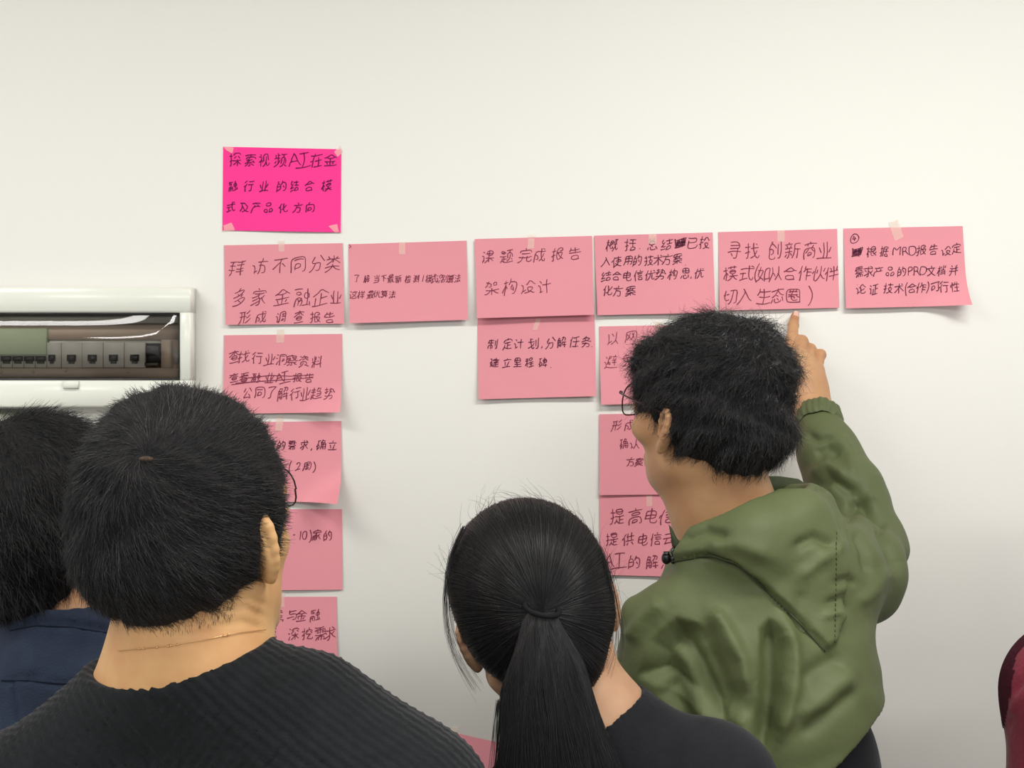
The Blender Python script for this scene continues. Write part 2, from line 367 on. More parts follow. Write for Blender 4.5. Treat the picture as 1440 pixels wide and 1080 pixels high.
# ------------------------------------------------------------------ handwriting
GL = {
 '(': [[10,2,6,11,4,26,8,42,14,50]],
 ')': [[4,49,10,38,12,28,12,18,10,10,7,2,4,0]],
 ',': [[2,4,6,8,6,12,5,14]],
 '-': [[4,22,12,22]],
 '/': [[4,11,14,48]],
 '0': [[22,18,24,22,24,33,22,42,18,46,11,46,6,42,4,35,4,24,6,17,12,12,17,12,20,15,22,18]],
 '1': [[4,46,4,13]],
 '2': [[2,40,5,45,10,47,16,46,20,42,20,34,19,30,10,18,9,13],[2,10,9,13,24,12]],
 '4': [[7,26,8,30,15,39,20,42],[3,24,6,26,26,26],[21,13,20,42,22,48]],
 '6': [[6,29,15,30,20,28,22,24,23,22,22,16,18,12,12,12,6,16,4,20,4,28,6,30,7,35,10,39,16,46]],
 'A': [[20,47,20,43],[12,24,30,24],[12,24,12,30,18,42,20,43],[6,12,10,22,12,24],[20,43,24,40,29,28,30,24,31,24,36,12,40,10]],
 'D': [[34,28,34,36,31,41,28,44,23,46,16,47,5,47,4,46,4,12,20,12,26,14,32,20,34,28]],
 'I': [[4,46,4,13]],
 'M': [[36,13,36,42,34,44,36,46],[4,13,4,44,10,42,18,32,20,30,24,34,30,42,34,44]],
 'P': [[4,30,20,30,22,32,24,38,22,44,18,46,12,47,5,47,4,46,4,13]],
 'R': [[4,30,16,29],[16,29,16,26,21,22,26,13,31,10],[4,13,4,46,5,47,16,46,20,44,22,38,21,35,16,29]],
 '下': [[26,38,31,37,46,28],[26,52,26,8],[4,52,50,52]],
 '不': [[5,24,12,28,24,39,27,40],[35,38,50,26],[5,52,50,52],[28,8,28,39,27,40,28,46,30,48,31,52]],
 '与': [[4,22,36,22],[14,48,46,48],[15,55,11,34,47,34,46,18,42,10,40,8,30,8,28,9]],
 '业': [[34,10,34,56],[20,10,20,56],[40,26,48,42],[6,42,12,26,14,25],[4,10,50,10]],
 '了': [[14,7,24,8,24,8,25,36,38,45,42,51],[4,52,41,52,42,51]],
 '云': [[10,52,44,52],[44,14,46,12,48,8],[38,25,42,18,44,14],[10,11,11,15,20,28,22,34],[10,11,44,14],[4,35,50,35]],
 '交': [[38,42,43,38,50,32],[5,8,15,10,23,14,28,18],[18,32,22,25,28,18],[26,56,28,52,28,48],[6,32,19,42],[29,18,30,16,40,11,49,8,52,9],[29,18,34,24,38,32],[5,48,50,48]],
 '产': [[18,44,20,40,20,34],[38,34,38,39,40,44],[28,56,30,50],[5,8,8,18,9,34,50,34],[8,50,50,50]],
 '从': [[37,32,39,55],[16,34,20,33,26,22],[27,11,32,20,35,30,37,32],[37,32,40,30,45,16,52,10],[6,10,10,18,14,34,16,34,16,54]],
 '以': [[21,50,27,40],[36,21,38,20,48,8],[36,21,39,32,42,54],[18,8,20,8,24,10,36,21],[4,14,7,17],[7,17,12,18,22,22],[7,51,7,17]],
 '任': [[7,36,9,40,12,40],[20,32,53,32],[22,10,52,10],[37,10,37,51],[22,49,37,51,48,54,52,54],[13,7,12,42,18,56,20,56]],
 '企': [[14,30,14,9],[29,28,46,28],[29,40,29,9],[6,9,52,9],[5,37,18,44,28,54,30,54,42,42,52,38]],
 '优': [[38,34,39,10,50,9,52,12,52,16],[4,33,6,38,10,39],[44,53,48,49],[18,42,52,42],[19,9,26,16,29,25,32,43,32,56],[11,8,11,38,10,40,12,46,16,56]],
 '伙': [[22,32,24,45],[4,32,5,36,7,38,10,40],[36,27,38,26,44,14,49,10,54,9],[47,32,52,44],[12,8,12,39,10,40,16,56],[18,8,22,8,30,16,34,26,36,27,36,55]],
 '伴': [[24,52,27,46,26,42],[4,32,4,34,9,40,12,41],[46,44,50,53],[22,38,52,38],[20,24,54,24],[36,56,36,8],[12,8,12,40,12,41,13,47,18,56,18,56]],
 '作': [[35,22,52,22],[35,34,52,34],[29,46,30,52,32,56],[4,33,8,38,11,40],[35,46,35,8],[12,8,12,39,11,40,12,46,17,56],[20,36,28,46,52,46]],
 '使': [[4,34,8,40,12,40],[20,8,28,11,31,14],[37,40,52,40,52,29,51,28,23,28,23,40,37,40],[21,50,54,50],[32,14,36,23,37,56],[12,7,12,42,18,56],[24,23,31,14,44,9,53,8]],
 '供': [[44,18,52,8],[26,12,29,18],[4,33,8,38,10,40],[45,56,45,26],[22,44,53,44],[29,56,29,26],[20,26,54,26],[12,8,12,39,10,40,12,46,17,56,18,56]],
 '信': [[20,47,52,47],[34,56,36,51],[4,31,4,36,8,40,10,40],[24,30,48,30],[24,38,48,38],[11,7,10,42,13,50,16,56],[48,9,23,9,23,22,48,22,48,9]],
 '免': [[28,28,28,42],[33,28,33,10,34,9,50,8,52,12,52,14],[19,52,20,56,22,58],[4,9,6,8,9,9,18,14,24,21,26,28],[5,40,10,42,47,42,47,28,10,28,10,42,12,46,16,52,34,52,34,50,31,42]],
 '入': [[28,40,32,38,40,22,45,15,52,10],[24,49,27,46,28,40],[5,9,6,8,11,12,18,20,22,27,26,38,28,40]],
 '公': [[12,12,12,16,23,30,26,38],[35,26,37,25,43,18,44,14],[8,38,14,46,18,54],[36,54,46,40],[12,12,45,14,48,8]],
 '决': [[20,30,34,30],[6,54,11,46],[36,28,42,15,48,10,52,8],[4,11,12,26],[22,47,47,47,47,30],[34,28,36,30,52,30],[18,8,28,16,32,24,32,27,34,28,34,56]],
 '分': [[5,8,7,8,10,10,18,16,22,25,23,34],[37,54,46,42,50,36,52,36],[19,54,16,47,8,38,12,34,44,34,41,10,40,8,30,8,28,10]],
 '切': [[18,8,22,8,27,13,33,24,35,36,36,52],[12,40,22,42],[4,38,11,40],[26,52,52,51,52,30,50,12,47,8,40,8],[11,54,11,18,22,22,24,25]],
 '划': [[18,18,22,11,25,8,30,8,32,14,30,16],[20,54,24,52],[5,10,15,17,18,18],[39,50,39,23],[18,22,22,24,27,34],[42,8,48,8,50,9,50,56],[4,39,32,43],[12,56,12,42,16,24,18,22,18,18]],
 '创': [[39,22,39,50],[42,8,48,8,50,9,50,55],[10,36,27,35,25,21,19,20],[19,52,20,56,21,56],[19,52,26,46,31,40],[19,52,16,52,14,46,7,40,10,36,10,12,12,8,28,8,30,9,31,14]],
 '别': [[38,49,38,22],[42,7,50,8,50,55],[6,44,7,54,26,54,26,39,6,39,6,44],[5,28,26,28,26,10,23,8,18,8],[6,8,9,11,12,18,15,33]],
 '制': [[40,50,40,23],[44,8,50,9,50,56],[6,12,6,28,30,28,30,13,28,12,25,12],[4,38,32,38],[8,48,30,48],[18,56,18,8],[4,42,8,48,9,54]],
 '务': [[16,48,26,38],[20,51,22,56],[26,24,26,30],[6,8,18,13,22,18,24,24],[8,24,46,24,46,14,43,8,33,8,31,9],[8,44,16,48,16,50,18,51,44,50,43,47,33,40,32,38],[4,32,18,35,25,37,26,38,30,38,33,36,43,34,52,34]],
 '势': [[32,39,35,38,40,36],[26,44,32,41],[13,42,22,43],[4,8,12,10,18,14,23,20,24,24],[4,40,13,41],[26,51,46,51,46,34,50,32,52,34,52,36],[5,51,20,51],[8,32,13,32,13,56],[6,24,46,24,46,15,43,8,34,8],[26,24,24,31,32,39,34,46,34,56]],
 '化': [[32,30,39,34,48,45],[20,23,22,22,26,26,31,26],[7,37,9,40,12,42],[31,54,31,16,32,9,49,8,52,12,52,18],[14,8,14,40,12,42,14,48,18,56,20,56]],
 '及': [[18,39,21,37,26,26,34,16],[34,16,37,16],[37,16,39,14,46,10,50,8,54,9],[19,8,28,12,34,16],[7,12,12,19,15,27,18,38,17,53],[7,53,38,53,36,39,48,39,48,36,45,28,37,16]],
 '可': [[33,8,40,8,44,9,44,52],[4,52,50,52],[10,18,10,39,29,39,28,22,10,22]],
 '合': [[14,40,16,38,41,38,44,40],[6,37,14,40,26,52,29,53,44,40,50,38,53,38],[44,10,12,10,12,26,44,26,44,10]],
 '同': [[4,8,4,53,47,54,47,8,40,7],[13,44,38,44],[16,15,16,34,35,34,35,19,16,19]],
 '向': [[20,46,22,56,26,57],[15,15,15,34,34,34,34,20,15,20],[4,8,4,46,46,46,46,9,44,8,37,8]],
 '告': [[5,40,10,47,12,48],[12,48,14,56],[12,48,46,48],[28,56,28,35],[4,35,50,35],[44,10,11,10,11,24,43,25,44,10]],
 '周': [[20,14,38,14,38,26,20,26,20,14],[4,8,8,16,10,23,10,53,48,54,48,11,47,8,40,8],[18,44,40,44],[28,48,28,35],[16,34,41,34]],
 '品': [[30,54,40,54,39,39,12,39,12,54,30,54],[30,10,48,10,48,28,31,28,30,7],[20,10,4,10,4,28,20,28,20,10]],
 '商': [[13,26,22,34],[26,56,28,50],[34,38,35,42,38,46],[33,33,42,27],[18,50,17,45,18,43],[18,14,35,14,36,24,18,24,18,14],[4,50,50,50],[6,8,6,38,34,38,47,38,47,8,39,7]],
 '圈': [[24,42,26,49],[10,26,16,29],[16,29,18,34],[16,29,18,28],[21,36,22,42],[34,34,34,32,38,28,42,26],[34,42,36,48],[15,48,16,46,16,42],[18,28,18,20,19,15,36,15,37,18],[18,28,32,28,30,22,26,21,25,22],[12,42,40,42],[10,35,42,35],[48,10,4,10,4,54,48,54,48,10]],
 '在': [[22,48,24,56],[4,26,8,29,12,30],[21,8,52,8],[23,29,49,29],[36,8,36,40],[5,48,52,48],[12,8,12,32,18,43,19,47]],
 '多': [[22,52,24,56,26,57],[32,32,33,35,36,37],[17,43,24,38],[24,22,30,18,32,16],[5,30,16,34,22,36,24,38,28,39,38,47,38,50,38,52,22,52,8,44,6,44],[5,8,18,10,30,14,32,16,34,16,40,20,46,26,47,31,32,32,28,30,19,24,12,22]],
 '如': [[17,18,24,14,24,10],[32,13,50,13],[12,44,13,56],[10,44,7,28,8,26,17,20],[32,8,32,50,50,50,50,10],[2,8,6,8,10,11,17,18,22,30,24,43,24,44,4,44]],
 '完': [[34,28,34,10,36,8,50,8,52,10,52,14],[14,40,42,40],[2,8,6,8,16,13,19,19,20,28],[27,56,28,50],[4,28,52,28],[6,42,6,50,28,50,50,50,50,42]],
 '定': [[28,25,46,25],[28,56,29,50],[28,10,28,38],[6,42,6,50,50,50,50,42],[13,20,16,19,20,13,29,9,52,8],[14,38,44,38],[5,8,8,12,12,19,13,20,14,30]],
 '家': [[6,21,18,25,26,30],[6,30,24,36],[24,57,26,56,27,52],[24,36,25,42],[4,10,12,13,30,22],[36,28,38,23,42,17,50,10],[5,44,6,52,49,52,49,44],[12,42,42,42],[21,8,28,8,30,12,31,18,30,26,28,30,26,30,24,36],[30,26,36,28,38,30,44,34]],
 '察': [[10,34,14,30],[32,43,46,43],[22,7,28,8,28,22],[28,56,29,52],[18,32,19,35],[6,9,12,12,17,16],[15,38,19,35],[38,16,50,10],[10,22,46,22],[30,46,31,44,32,43,34,38,42,30,51,26,54,27],[4,24,12,28,14,30,18,32],[5,47,6,52,51,51,51,48,48,44,46,43,45,38,37,30,20,30,18,32],[3,36,6,36,15,44,24,44,24,40,21,36,19,35]],
 '寻': [[11,46,43,46],[16,22,21,15],[4,26,50,26],[26,10,28,8,36,8,38,10,38,36],[9,36,42,36,43,37,42,54,9,54]],
 '已': [[6,42,6,14,9,10,12,9,44,10,48,12,49,19],[4,52,42,52,42,33,7,33]],
 '并': [[37,44,38,49,40,56,43,56],[14,56,18,50],[4,28,51,28],[38,44,38,8],[5,8,8,10,15,18,18,28,18,44],[6,44,50,44]],
 '建': [[6,53,15,52,14,48,10,40,9,36],[12,16,18,12,26,9,52,8],[6,28,8,21,12,18],[20,20,52,20],[24,36,48,36,48,52,24,52],[23,28,49,28],[35,56,35,14],[20,44,52,44],[5,32,5,35,8,36,16,36,16,29,12,18,12,16,8,11]],
 '式': [[16,32,16,12],[40,56,44,55,48,51],[34,56,34,34,38,17,42,10,46,8,50,8,52,16],[6,32,26,32],[4,46,51,46],[5,10,29,15]],
 '当': [[4,54,10,44],[7,23,43,23],[36,42,38,44,42,54],[24,56,24,36],[4,10,43,10,43,36,5,36]],
 '形': [[32,8,34,8,42,12,48,18,51,22],[36,28,42,30,50,38],[36,45,43,49,50,56],[4,8,8,14,10,21,11,53],[25,52,25,8],[4,34,31,34],[5,53,30,53]],
 '态': [[5,10,9,21],[5,28,9,29,18,34,25,44,26,48],[30,48,31,44,37,36,48,29,53,29],[26,25,32,18],[23,34,25,34,30,30],[27,48,28,56],[16,22,16,12,19,8,39,8,42,11,42,14],[46,22,50,10],[4,48,52,48]],
 '思': [[4,11,9,22],[18,22,18,11,20,8,38,8,40,11,40,14],[46,22,50,11],[24,26,31,22],[9,43,46,43],[28,54,28,32],[28,32,44,32,46,32,46,54,10,54,9,32,28,32]],
 '性': [[12,56,12,8],[4,34,6,45],[26,44,51,44],[26,28,50,28],[38,10,38,56],[22,10,52,10],[17,47,20,40,22,38],[22,38,24,38,26,44,28,54]],
 '总': [[26,26,31,22],[18,22,18,10,20,8,40,8,42,10,42,12],[35,45,40,55,42,56],[5,12,8,21],[17,56,21,50,20,44],[46,22,52,12],[35,45,12,44,12,30,44,30,44,44,35,45]],
 '成': [[38,17,45,8,50,8,53,15,52,18],[9,35,24,34,23,17,21,16,16,16,14,17],[38,22,42,24,48,38],[26,8,38,17],[40,56,42,56,48,52],[5,8,8,22,10,46,52,46],[33,56,34,37,36,24,38,22,38,17]],
 '找': [[24,10,29,12,35,17,38,18],[38,22,42,24,48,34],[12,30,20,30],[4,26,12,28],[41,54,44,52],[25,40,52,43],[4,45,20,45],[7,8,12,8,12,10,12,56],[32,56,34,36,37,23,38,22,38,18,44,10,48,8,52,10,54,16]],
 '技': [[12,29,18,30],[38,16,40,13,44,10,50,8,53,8],[4,26,12,28],[22,8,33,13,36,16],[24,48,51,48],[4,45,18,45],[37,56,37,34],[6,8,10,8,12,8,12,56],[36,16,30,25,27,30,27,34,48,34,46,26,38,16]],
 '投': [[12,29,18,30,18,32],[4,26,12,28],[24,38,26,39,28,44,30,54,43,54,44,40,44,39,52,39],[38,15,38,13,46,9,52,8],[36,15,38,15],[20,8,26,9,36,15],[4,45,20,45],[6,8,10,8,12,9,12,56],[36,15,28,24,26,30,47,31,46,24,38,15]],
 '报': [[42,15,52,8],[32,34,33,30,36,23,42,16],[13,29,20,30],[4,26,13,28],[38,42,46,42,48,44,49,54,26,54,26,8,32,8,42,15],[4,44,19,44],[6,8,12,8,12,8,13,56],[26,35,49,35,50,34,48,26,42,16]],
 '拜': [[6,8,12,16,13,25],[28,53,52,53],[27,20,53,20],[5,40,22,40],[14,52,14,25],[30,42,50,42],[30,31,50,31],[40,8,40,53],[4,25,22,25],[4,52,14,52,20,55,24,54]],
 '括': [[12,29,19,30,20,29],[4,26,12,28],[38,53,38,25],[24,39,53,39],[4,45,18,45],[6,8,10,8,12,10,12,56],[26,52,36,52,48,56,52,54],[26,10,50,10,50,24,26,25,26,10]],
 '挖': [[11,30,18,32],[36,57,38,50],[40,28,39,25,26,15,26,10,28,9,50,9,52,10,52,16],[4,27,11,28],[42,42,50,36],[23,35,33,43],[4,45,16,45],[6,8,11,8,11,56],[22,44,22,50,38,50,52,50,52,44],[25,30,40,30,41,28,46,30]],
 '据': [[4,26,12,28],[12,29,18,30],[24,32,53,32],[40,43,40,22],[4,45,18,45],[6,8,10,8,12,12,12,56],[19,8,22,16,24,24,24,54,51,54,51,43,24,43],[52,9,30,9,30,21,52,22,52,9]],
 '探': [[4,26,10,28],[24,37,27,40,32,46],[42,46,50,36],[38,26,46,17,52,12],[11,30,16,31,18,30],[22,47,22,54,50,54,51,47],[22,28,34,28,35,26],[36,34,36,8],[4,45,16,45],[6,8,10,8,10,56],[20,12,26,15,35,26,38,26,40,28,52,28]],
 '提': [[12,29,17,30],[37,21,49,21],[26,47,49,47],[4,26,11,28],[4,45,18,45],[37,32,37,10],[26,47,26,54,26,55,48,55,49,54,49,40,48,39,26,39,26,47],[22,32,52,32],[26,18,32,11,39,8,54,8],[6,8,9,8,11,9,11,56],[20,9,26,18,26,24]],
 '文': [[14,46,14,41,18,35,28,21],[5,8,18,13,28,21],[29,21,38,34,42,42,43,46],[29,21,41,12,50,8,53,9],[27,56,30,52,29,46],[4,46,52,46]],
 '料': [[20,42,22,52],[30,37,36,33],[32,52,38,47],[5,53,7,42],[28,20,44,22,47,24,52,24],[14,56,14,8],[46,56,46,8],[4,37,23,37],[4,14,4,17,10,29,12,30,14,31,18,30,22,22]],
 '新': [[46,8,46,37],[22,22,26,16],[8,46,10,42,10,38],[14,56,16,51],[4,14,8,21],[20,38,22,46],[12,8,16,10,16,38],[33,37,52,37],[28,9,32,20,33,50,35,52,48,55,52,54],[4,28,26,28],[4,38,27,38],[4,50,26,50]],
 '方': [[20,33,45,32,43,14,41,9,40,8,30,8,26,10],[28,56,30,52,29,46],[5,8,13,14,18,22,20,34,21,46],[5,46,51,46]],
 '最': [[11,48,44,48],[9,20,24,20],[41,14,48,8,54,8],[9,27,24,27],[30,8,34,9,40,14],[44,48,44,54,44,55,11,54,12,41,44,41,44,48],[4,34,52,34],[24,34,24,7],[9,34,9,12],[3,10,27,13],[40,14,33,24,33,27,48,27,46,20,41,14]],
 '术': [[5,15,13,20,20,28,24,34,28,36],[29,38,33,36,39,27,52,16],[38,54,45,49],[28,8,28,34,28,36,29,38,28,56],[6,42,27,42,30,40,30,42,50,42]],
 '构': [[12,37,17,36,20,30,20,28],[29,47,52,47,51,26,49,10,47,8,40,8],[34,38,27,21,41,23],[4,18,4,22,10,34,12,36],[5,46,20,46],[39,30,42,20],[13,8,13,56],[24,38,29,47,31,56]],
 '架': [[32,24,41,14,51,9,52,10],[4,10,6,9,12,12,20,17,25,24],[34,46,34,52,50,52,50,36,34,36,34,46],[28,30,28,8],[4,34,10,38,12,44,14,56],[5,50,25,50,24,36,21,34,16,36],[5,25,24,25,25,24,32,24,33,25,51,25]],
 '查': [[34,48,34,46,41,40,51,34,53,34],[4,34,6,34,14,38,22,46,24,48],[14,24,42,24],[6,9,51,9],[28,56,28,37],[42,24,42,31,42,32,14,32,15,16,42,16,42,24],[4,49,52,49]],
 '样': [[12,38,16,35,19,30,18,30],[28,56,31,51,30,46],[44,46,48,56],[4,18,4,22,8,32,12,33],[5,46,18,46],[23,21,52,21],[27,34,50,34],[38,8,38,45],[25,46,52,46],[12,8,12,56]],
 '根': [[42,20,43,16,52,8],[36,32,36,28,39,22,42,20],[26,43,48,43],[42,20,51,26],[12,36,17,35,20,31,20,28],[4,18,4,22,10,34,12,35],[4,46,20,46],[13,8,13,56],[26,32,48,32,48,54,26,54,26,9,38,11]],
 '案': [[32,20,34,17,38,14,50,8,54,9],[6,28,20,30,24,30,26,32],[16,36,18,42],[4,9,6,8,18,14,22,16,24,20],[34,33,34,35,39,38,40,42],[28,56,28,52],[23,43,24,46,26,48],[28,26,28,8],[6,48,6,52,28,52,50,52,51,48],[5,42,52,42],[4,21,32,20,33,21,52,21],[12,34,16,36,24,34,26,32,34,33,35,32,48,28,52,28]],
 '档': [[26,52,29,43],[26,24,51,24],[12,36,17,34,20,29],[38,35,38,56],[4,18,10,33,12,34],[46,42,50,52],[24,12,51,12],[25,35,51,34,51,8],[5,44,20,44],[13,8,13,56]],
 '检': [[12,38,16,35,18,32,18,28],[42,10,42,14,50,30],[36,30,38,20],[26,42,28,38,44,38],[4,20,8,32,11,34],[25,30,28,18],[22,10,52,10],[4,46,18,46],[12,8,12,56],[21,38,26,42,36,54,38,53,46,44,52,40]],
 '概': [[21,43,32,43],[32,7,34,9,42,23,44,24],[46,33,46,54],[11,36,15,34,16,30,16,28],[4,18,7,28,10,30],[38,54,52,54],[5,44,15,44],[40,46,38,33,52,33],[44,33,44,26,46,24,46,8,48,8,52,8,54,14],[30,26,33,17],[10,56,11,36,10,35,10,30,10,30,10,8],[21,32,32,33,32,53,21,53,21,16,25,16,32,20]],
 '模': [[40,20,40,16,46,10,52,8,54,8],[12,37,16,36,18,30,18,28],[36,20,36,28],[4,18,4,22,8,31,11,32],[19,8,22,8,30,12,34,16,34,20],[25,36,49,36],[5,46,18,46],[23,52,52,52],[49,36,48,43,25,42,26,28,48,28,49,36],[44,56,44,48],[31,48,31,56],[22,20,52,20],[12,8,12,56]],
 '求': [[38,56,46,51,46,46],[6,14,24,25,28,26],[8,38,14,32],[37,28,48,38],[5,46,50,46],[19,7,28,8,28,56],[28,36,32,34,34,30,37,28,38,24,45,17,52,13]],
 '法': [[24,10,26,16,34,28,34,32],[8,55,15,52],[7,9,15,24],[24,10,47,13],[4,40,12,36],[36,56,36,32],[24,46,49,46],[21,32,51,32],[43,21,50,8]],
 '注': [[4,39,11,36],[34,56,36,50],[8,55,14,52],[6,9,14,24],[19,9,52,9],[36,9,36,45],[23,28,48,28],[20,46,51,46]],
 '洞': [[5,40,12,36],[20,7,20,54,51,54,51,11,50,8,44,7],[7,54,8,55,14,52],[6,10,14,24],[28,44,44,44],[30,20,42,21,42,35,30,35,30,17]],
 '流': [[5,39,11,36],[34,10,34,28],[8,54,12,52],[45,28,46,8,48,8,52,8,53,14],[14,8,18,8,22,14,24,18,24,28],[25,36,26,40,30,44,31,48],[6,9,14,24],[34,56,36,49],[22,36,47,38],[20,49,52,49],[44,44,51,34]],
 '测': [[19,21,19,53,34,54,35,21],[44,52,44,20],[45,7,50,8,52,10,52,56],[6,9,12,23],[5,39,10,36],[7,55,12,52],[30,14,35,8],[16,8,24,13,26,18,27,46]],
 '深': [[5,39,11,36],[20,47,20,54,50,54,50,47],[38,27,43,18,51,12],[35,27,35,34],[7,55,14,52],[6,10,12,24],[42,44,48,38],[21,36,30,46],[17,12,20,12,24,15,30,24,34,26],[34,27,35,24,35,8],[20,28,32,28,34,27,38,27,39,28,50,28]],
 '生': [[4,9,50,9],[10,28,46,28],[11,45,48,45],[28,56,28,9],[5,36,12,46,14,55]],
 '用': [[10,25,49,25],[29,52,29,8],[10,39,49,39],[5,8,9,17,10,25,10,52,48,52,48,9,46,8,40,8]],
 '电': [[4,36,42,36],[22,56,22,12,24,9,30,8,44,8,46,10,47,16],[4,23,4,47,4,48,42,48,42,23,4,23]],
 '的': [[10,48,12,55,14,57],[32,34,38,24],[3,31,20,31],[31,48,48,48,46,13,43,8,35,8],[3,14,20,14,20,47,4,47,3,8],[26,39,29,46,31,48,33,56]],
 '看': [[16,24,46,24],[16,16,46,16],[25,47,26,54],[5,21,12,28,16,28],[22,39,23,46],[9,54,26,54,44,56,50,55],[9,46,48,46],[4,38,52,38],[18,32,46,31,46,9,16,9,16,30,18,32,19,38]],
 '确': [[32,52,44,52,41,42],[8,14,18,15,18,35,8,36],[4,26,4,28,7,30],[27,32,51,32],[5,54,20,54],[38,10,38,42],[27,21,51,21],[22,8,26,14,27,21,27,42],[8,10,8,30,7,30,12,49,12,54],[26,42,30,51,32,52,33,56],[23,41,26,42,51,42,51,9,49,8,46,8]],
 '碑': [[8,15,20,15,20,36,9,36],[31,24,36,28,37,32],[38,51,38,56,40,56],[4,24,4,26,8,28],[28,42,51,42],[38,32,39,50],[26,18,54,18],[44,26,44,8],[5,54,22,54],[8,10,8,27,8,31,12,53],[38,51,51,50,50,32,28,32,28,50,38,51]],
 '程': [[28,46,29,54,50,54,50,40,29,40,28,46],[14,53,14,8],[28,20,51,20],[40,30,40,9],[5,40,22,40],[6,52,21,54],[27,31,52,31],[24,8,54,8],[4,17,4,20,10,30,12,32,18,31,22,26]],
 '立': [[26,56,28,50],[6,46,48,46],[15,37,19,18],[32,10,32,13,37,25,40,36,41,38],[4,10,50,10]],
 '算': [[16,52,17,44],[12,32,46,32],[12,38,46,38],[42,52,42,44],[4,16,18,16],[34,52,34,56,35,56],[39,8,39,24],[20,17,52,16],[10,52,26,52,29,49],[42,44,12,44,12,26,19,24,46,25,46,43,42,44],[28,44,28,48,32,52,52,52],[6,8,11,8,17,12,18,16,20,17,20,24],[6,48,8,52,10,52,11,56,13,57]],
 '类': [[30,22,31,18,38,12,50,8,54,9],[6,31,20,38,25,44],[5,8,14,10,20,14,24,18,25,22],[37,49,40,50,42,54],[12,55,16,50,16,46],[27,22,28,28],[28,44,28,56],[5,22,50,22],[5,46,24,46,25,44,29,44,32,42,50,32],[28,34,28,42,32,46,50,46]],
 '索': [[16,34,17,31],[4,9,6,8,18,16],[20,8,28,8,28,22],[14,22,16,25,22,28,24,30],[36,16,38,16,50,9],[4,52,49,52],[27,42,27,56],[4,36,4,42,50,42,50,36],[14,31,17,34,24,38,24,42],[6,21,14,22,19,22,43,24],[10,30,23,31,25,30,37,35],[40,28,42,26,43,24,46,22,48,20]],
 '结': [[8,25,14,24,21,26],[4,10,21,14],[27,36,51,36],[39,36,39,56],[26,48,52,48],[4,22,8,26,10,29,14,34,14,38,18,39,20,43],[28,10,29,26,50,25,50,10,28,10],[14,54,6,42,6,38,14,38]],
 '网': [[10,40,14,34,18,32],[34,28,36,27,40,20],[18,28,20,26,23,22],[28,40,32,34,34,32],[4,8,4,52,47,53,47,9,46,8,38,8],[10,16,16,26,18,28],[26,14,32,26,34,28],[18,28,18,33,22,45],[34,28,34,33,36,35,38,44]],
 '融': [[4,8,4,32,26,32,26,9,22,8],[3,54,26,54],[10,28,12,24],[15,20,15,8],[17,20,20,27],[14,38,24,38,24,47,7,48,6,46,6,39,14,38],[42,45,50,45,50,28,32,27,32,45,42,45],[42,56,42,10],[10,20,20,20],[32,8,50,12],[48,20,52,8]],
 '行': [[5,28,9,32,12,33],[6,46,18,56],[35,8,42,8,44,8,44,36],[28,53,52,53],[25,37,53,37],[13,7,12,34,14,37,18,44]],
 '视': [[28,28,28,54,49,54,50,28],[11,56,14,52],[37,24,40,24,40,10,42,8,52,8,53,16],[13,32,17,30,20,26,20,24],[4,25,8,28,12,30],[23,8,28,10,32,16,37,24,38,45],[5,46,18,46,18,42,12,30,12,8]],
 '解': [[31,38,36,43,39,50,39,54],[11,52,21,51,19,42],[32,18,53,18],[8,32,25,32],[31,54,52,54,50,40,46,39,44,40],[8,20,25,20],[43,8,43,34],[34,29,52,29],[7,42,25,42,25,9,20,8,16,10,16,42],[4,8,8,20,7,43,13,57],[31,24,34,29,35,34]],
 '计': [[13,14,18,14,21,17],[10,54,16,49,16,46],[22,37,52,37],[38,56,38,8],[4,38,13,38,13,12,10,10]],
 '认': [[10,10,14,14],[36,31,39,30,40,24,46,14,52,8],[14,14,22,18],[4,38,13,38,14,14],[24,8,30,16,34,22,35,30,36,30,37,56]],
 '论': [[28,23,32,24,46,31],[13,14,20,17],[10,9,13,14],[4,38,12,38,13,14],[10,53,12,52],[28,34,28,12,29,10,32,8,48,8,50,10,51,15],[18,37,21,37,24,39,36,54,38,53,43,46,52,38]],
 '设': [[38,14,47,8,51,8,52,8],[36,14,38,14],[10,8,12,13],[12,13,16,14,20,18],[22,8,34,12,36,14],[4,38,12,38,12,13],[22,38,28,42,29,45,30,54,44,54,44,40,52,39],[36,14,27,25,26,31,47,31,48,28,46,24,38,14]],
 '访': [[30,34,48,33,46,10,43,8,36,8],[36,56,37,54,36,46],[12,15,17,16,20,18],[23,46,52,46],[22,8,26,13,29,22,31,46],[4,38,12,38,12,14,10,11]],
 '证': [[12,14,16,15,19,18],[38,32,50,32],[26,37,26,10],[8,54,14,48],[22,10,52,10],[38,52,38,10],[23,52,51,52],[4,38,12,38,12,13,9,10]],
 '识': [[44,20,50,10,50,6],[23,8,26,12,30,20],[9,10,12,14],[12,14,18,16,20,20],[4,38,12,38,12,14],[8,54,14,48],[48,48,48,52,26,52,26,31,48,31,48,48]],
 '课': [[8,54,12,50],[38,25,42,20,52,12],[12,14,16,16,19,18],[21,26,34,26,35,24],[24,44,48,44],[36,35,48,36,48,54,24,54,24,36,36,35],[36,8,36,54],[20,10,26,14,35,24,38,25,40,26,52,26],[4,38,12,38,12,14,10,11]],
 '调': [[30,16,42,16,42,26,31,26,30,16],[8,54,14,48],[30,44,42,44],[36,48,36,34],[29,34,44,34],[18,8,22,16,23,25,23,54,50,54,50,9,49,8,44,8],[4,38,12,38,12,13,10,10],[12,14,17,16,20,15]],
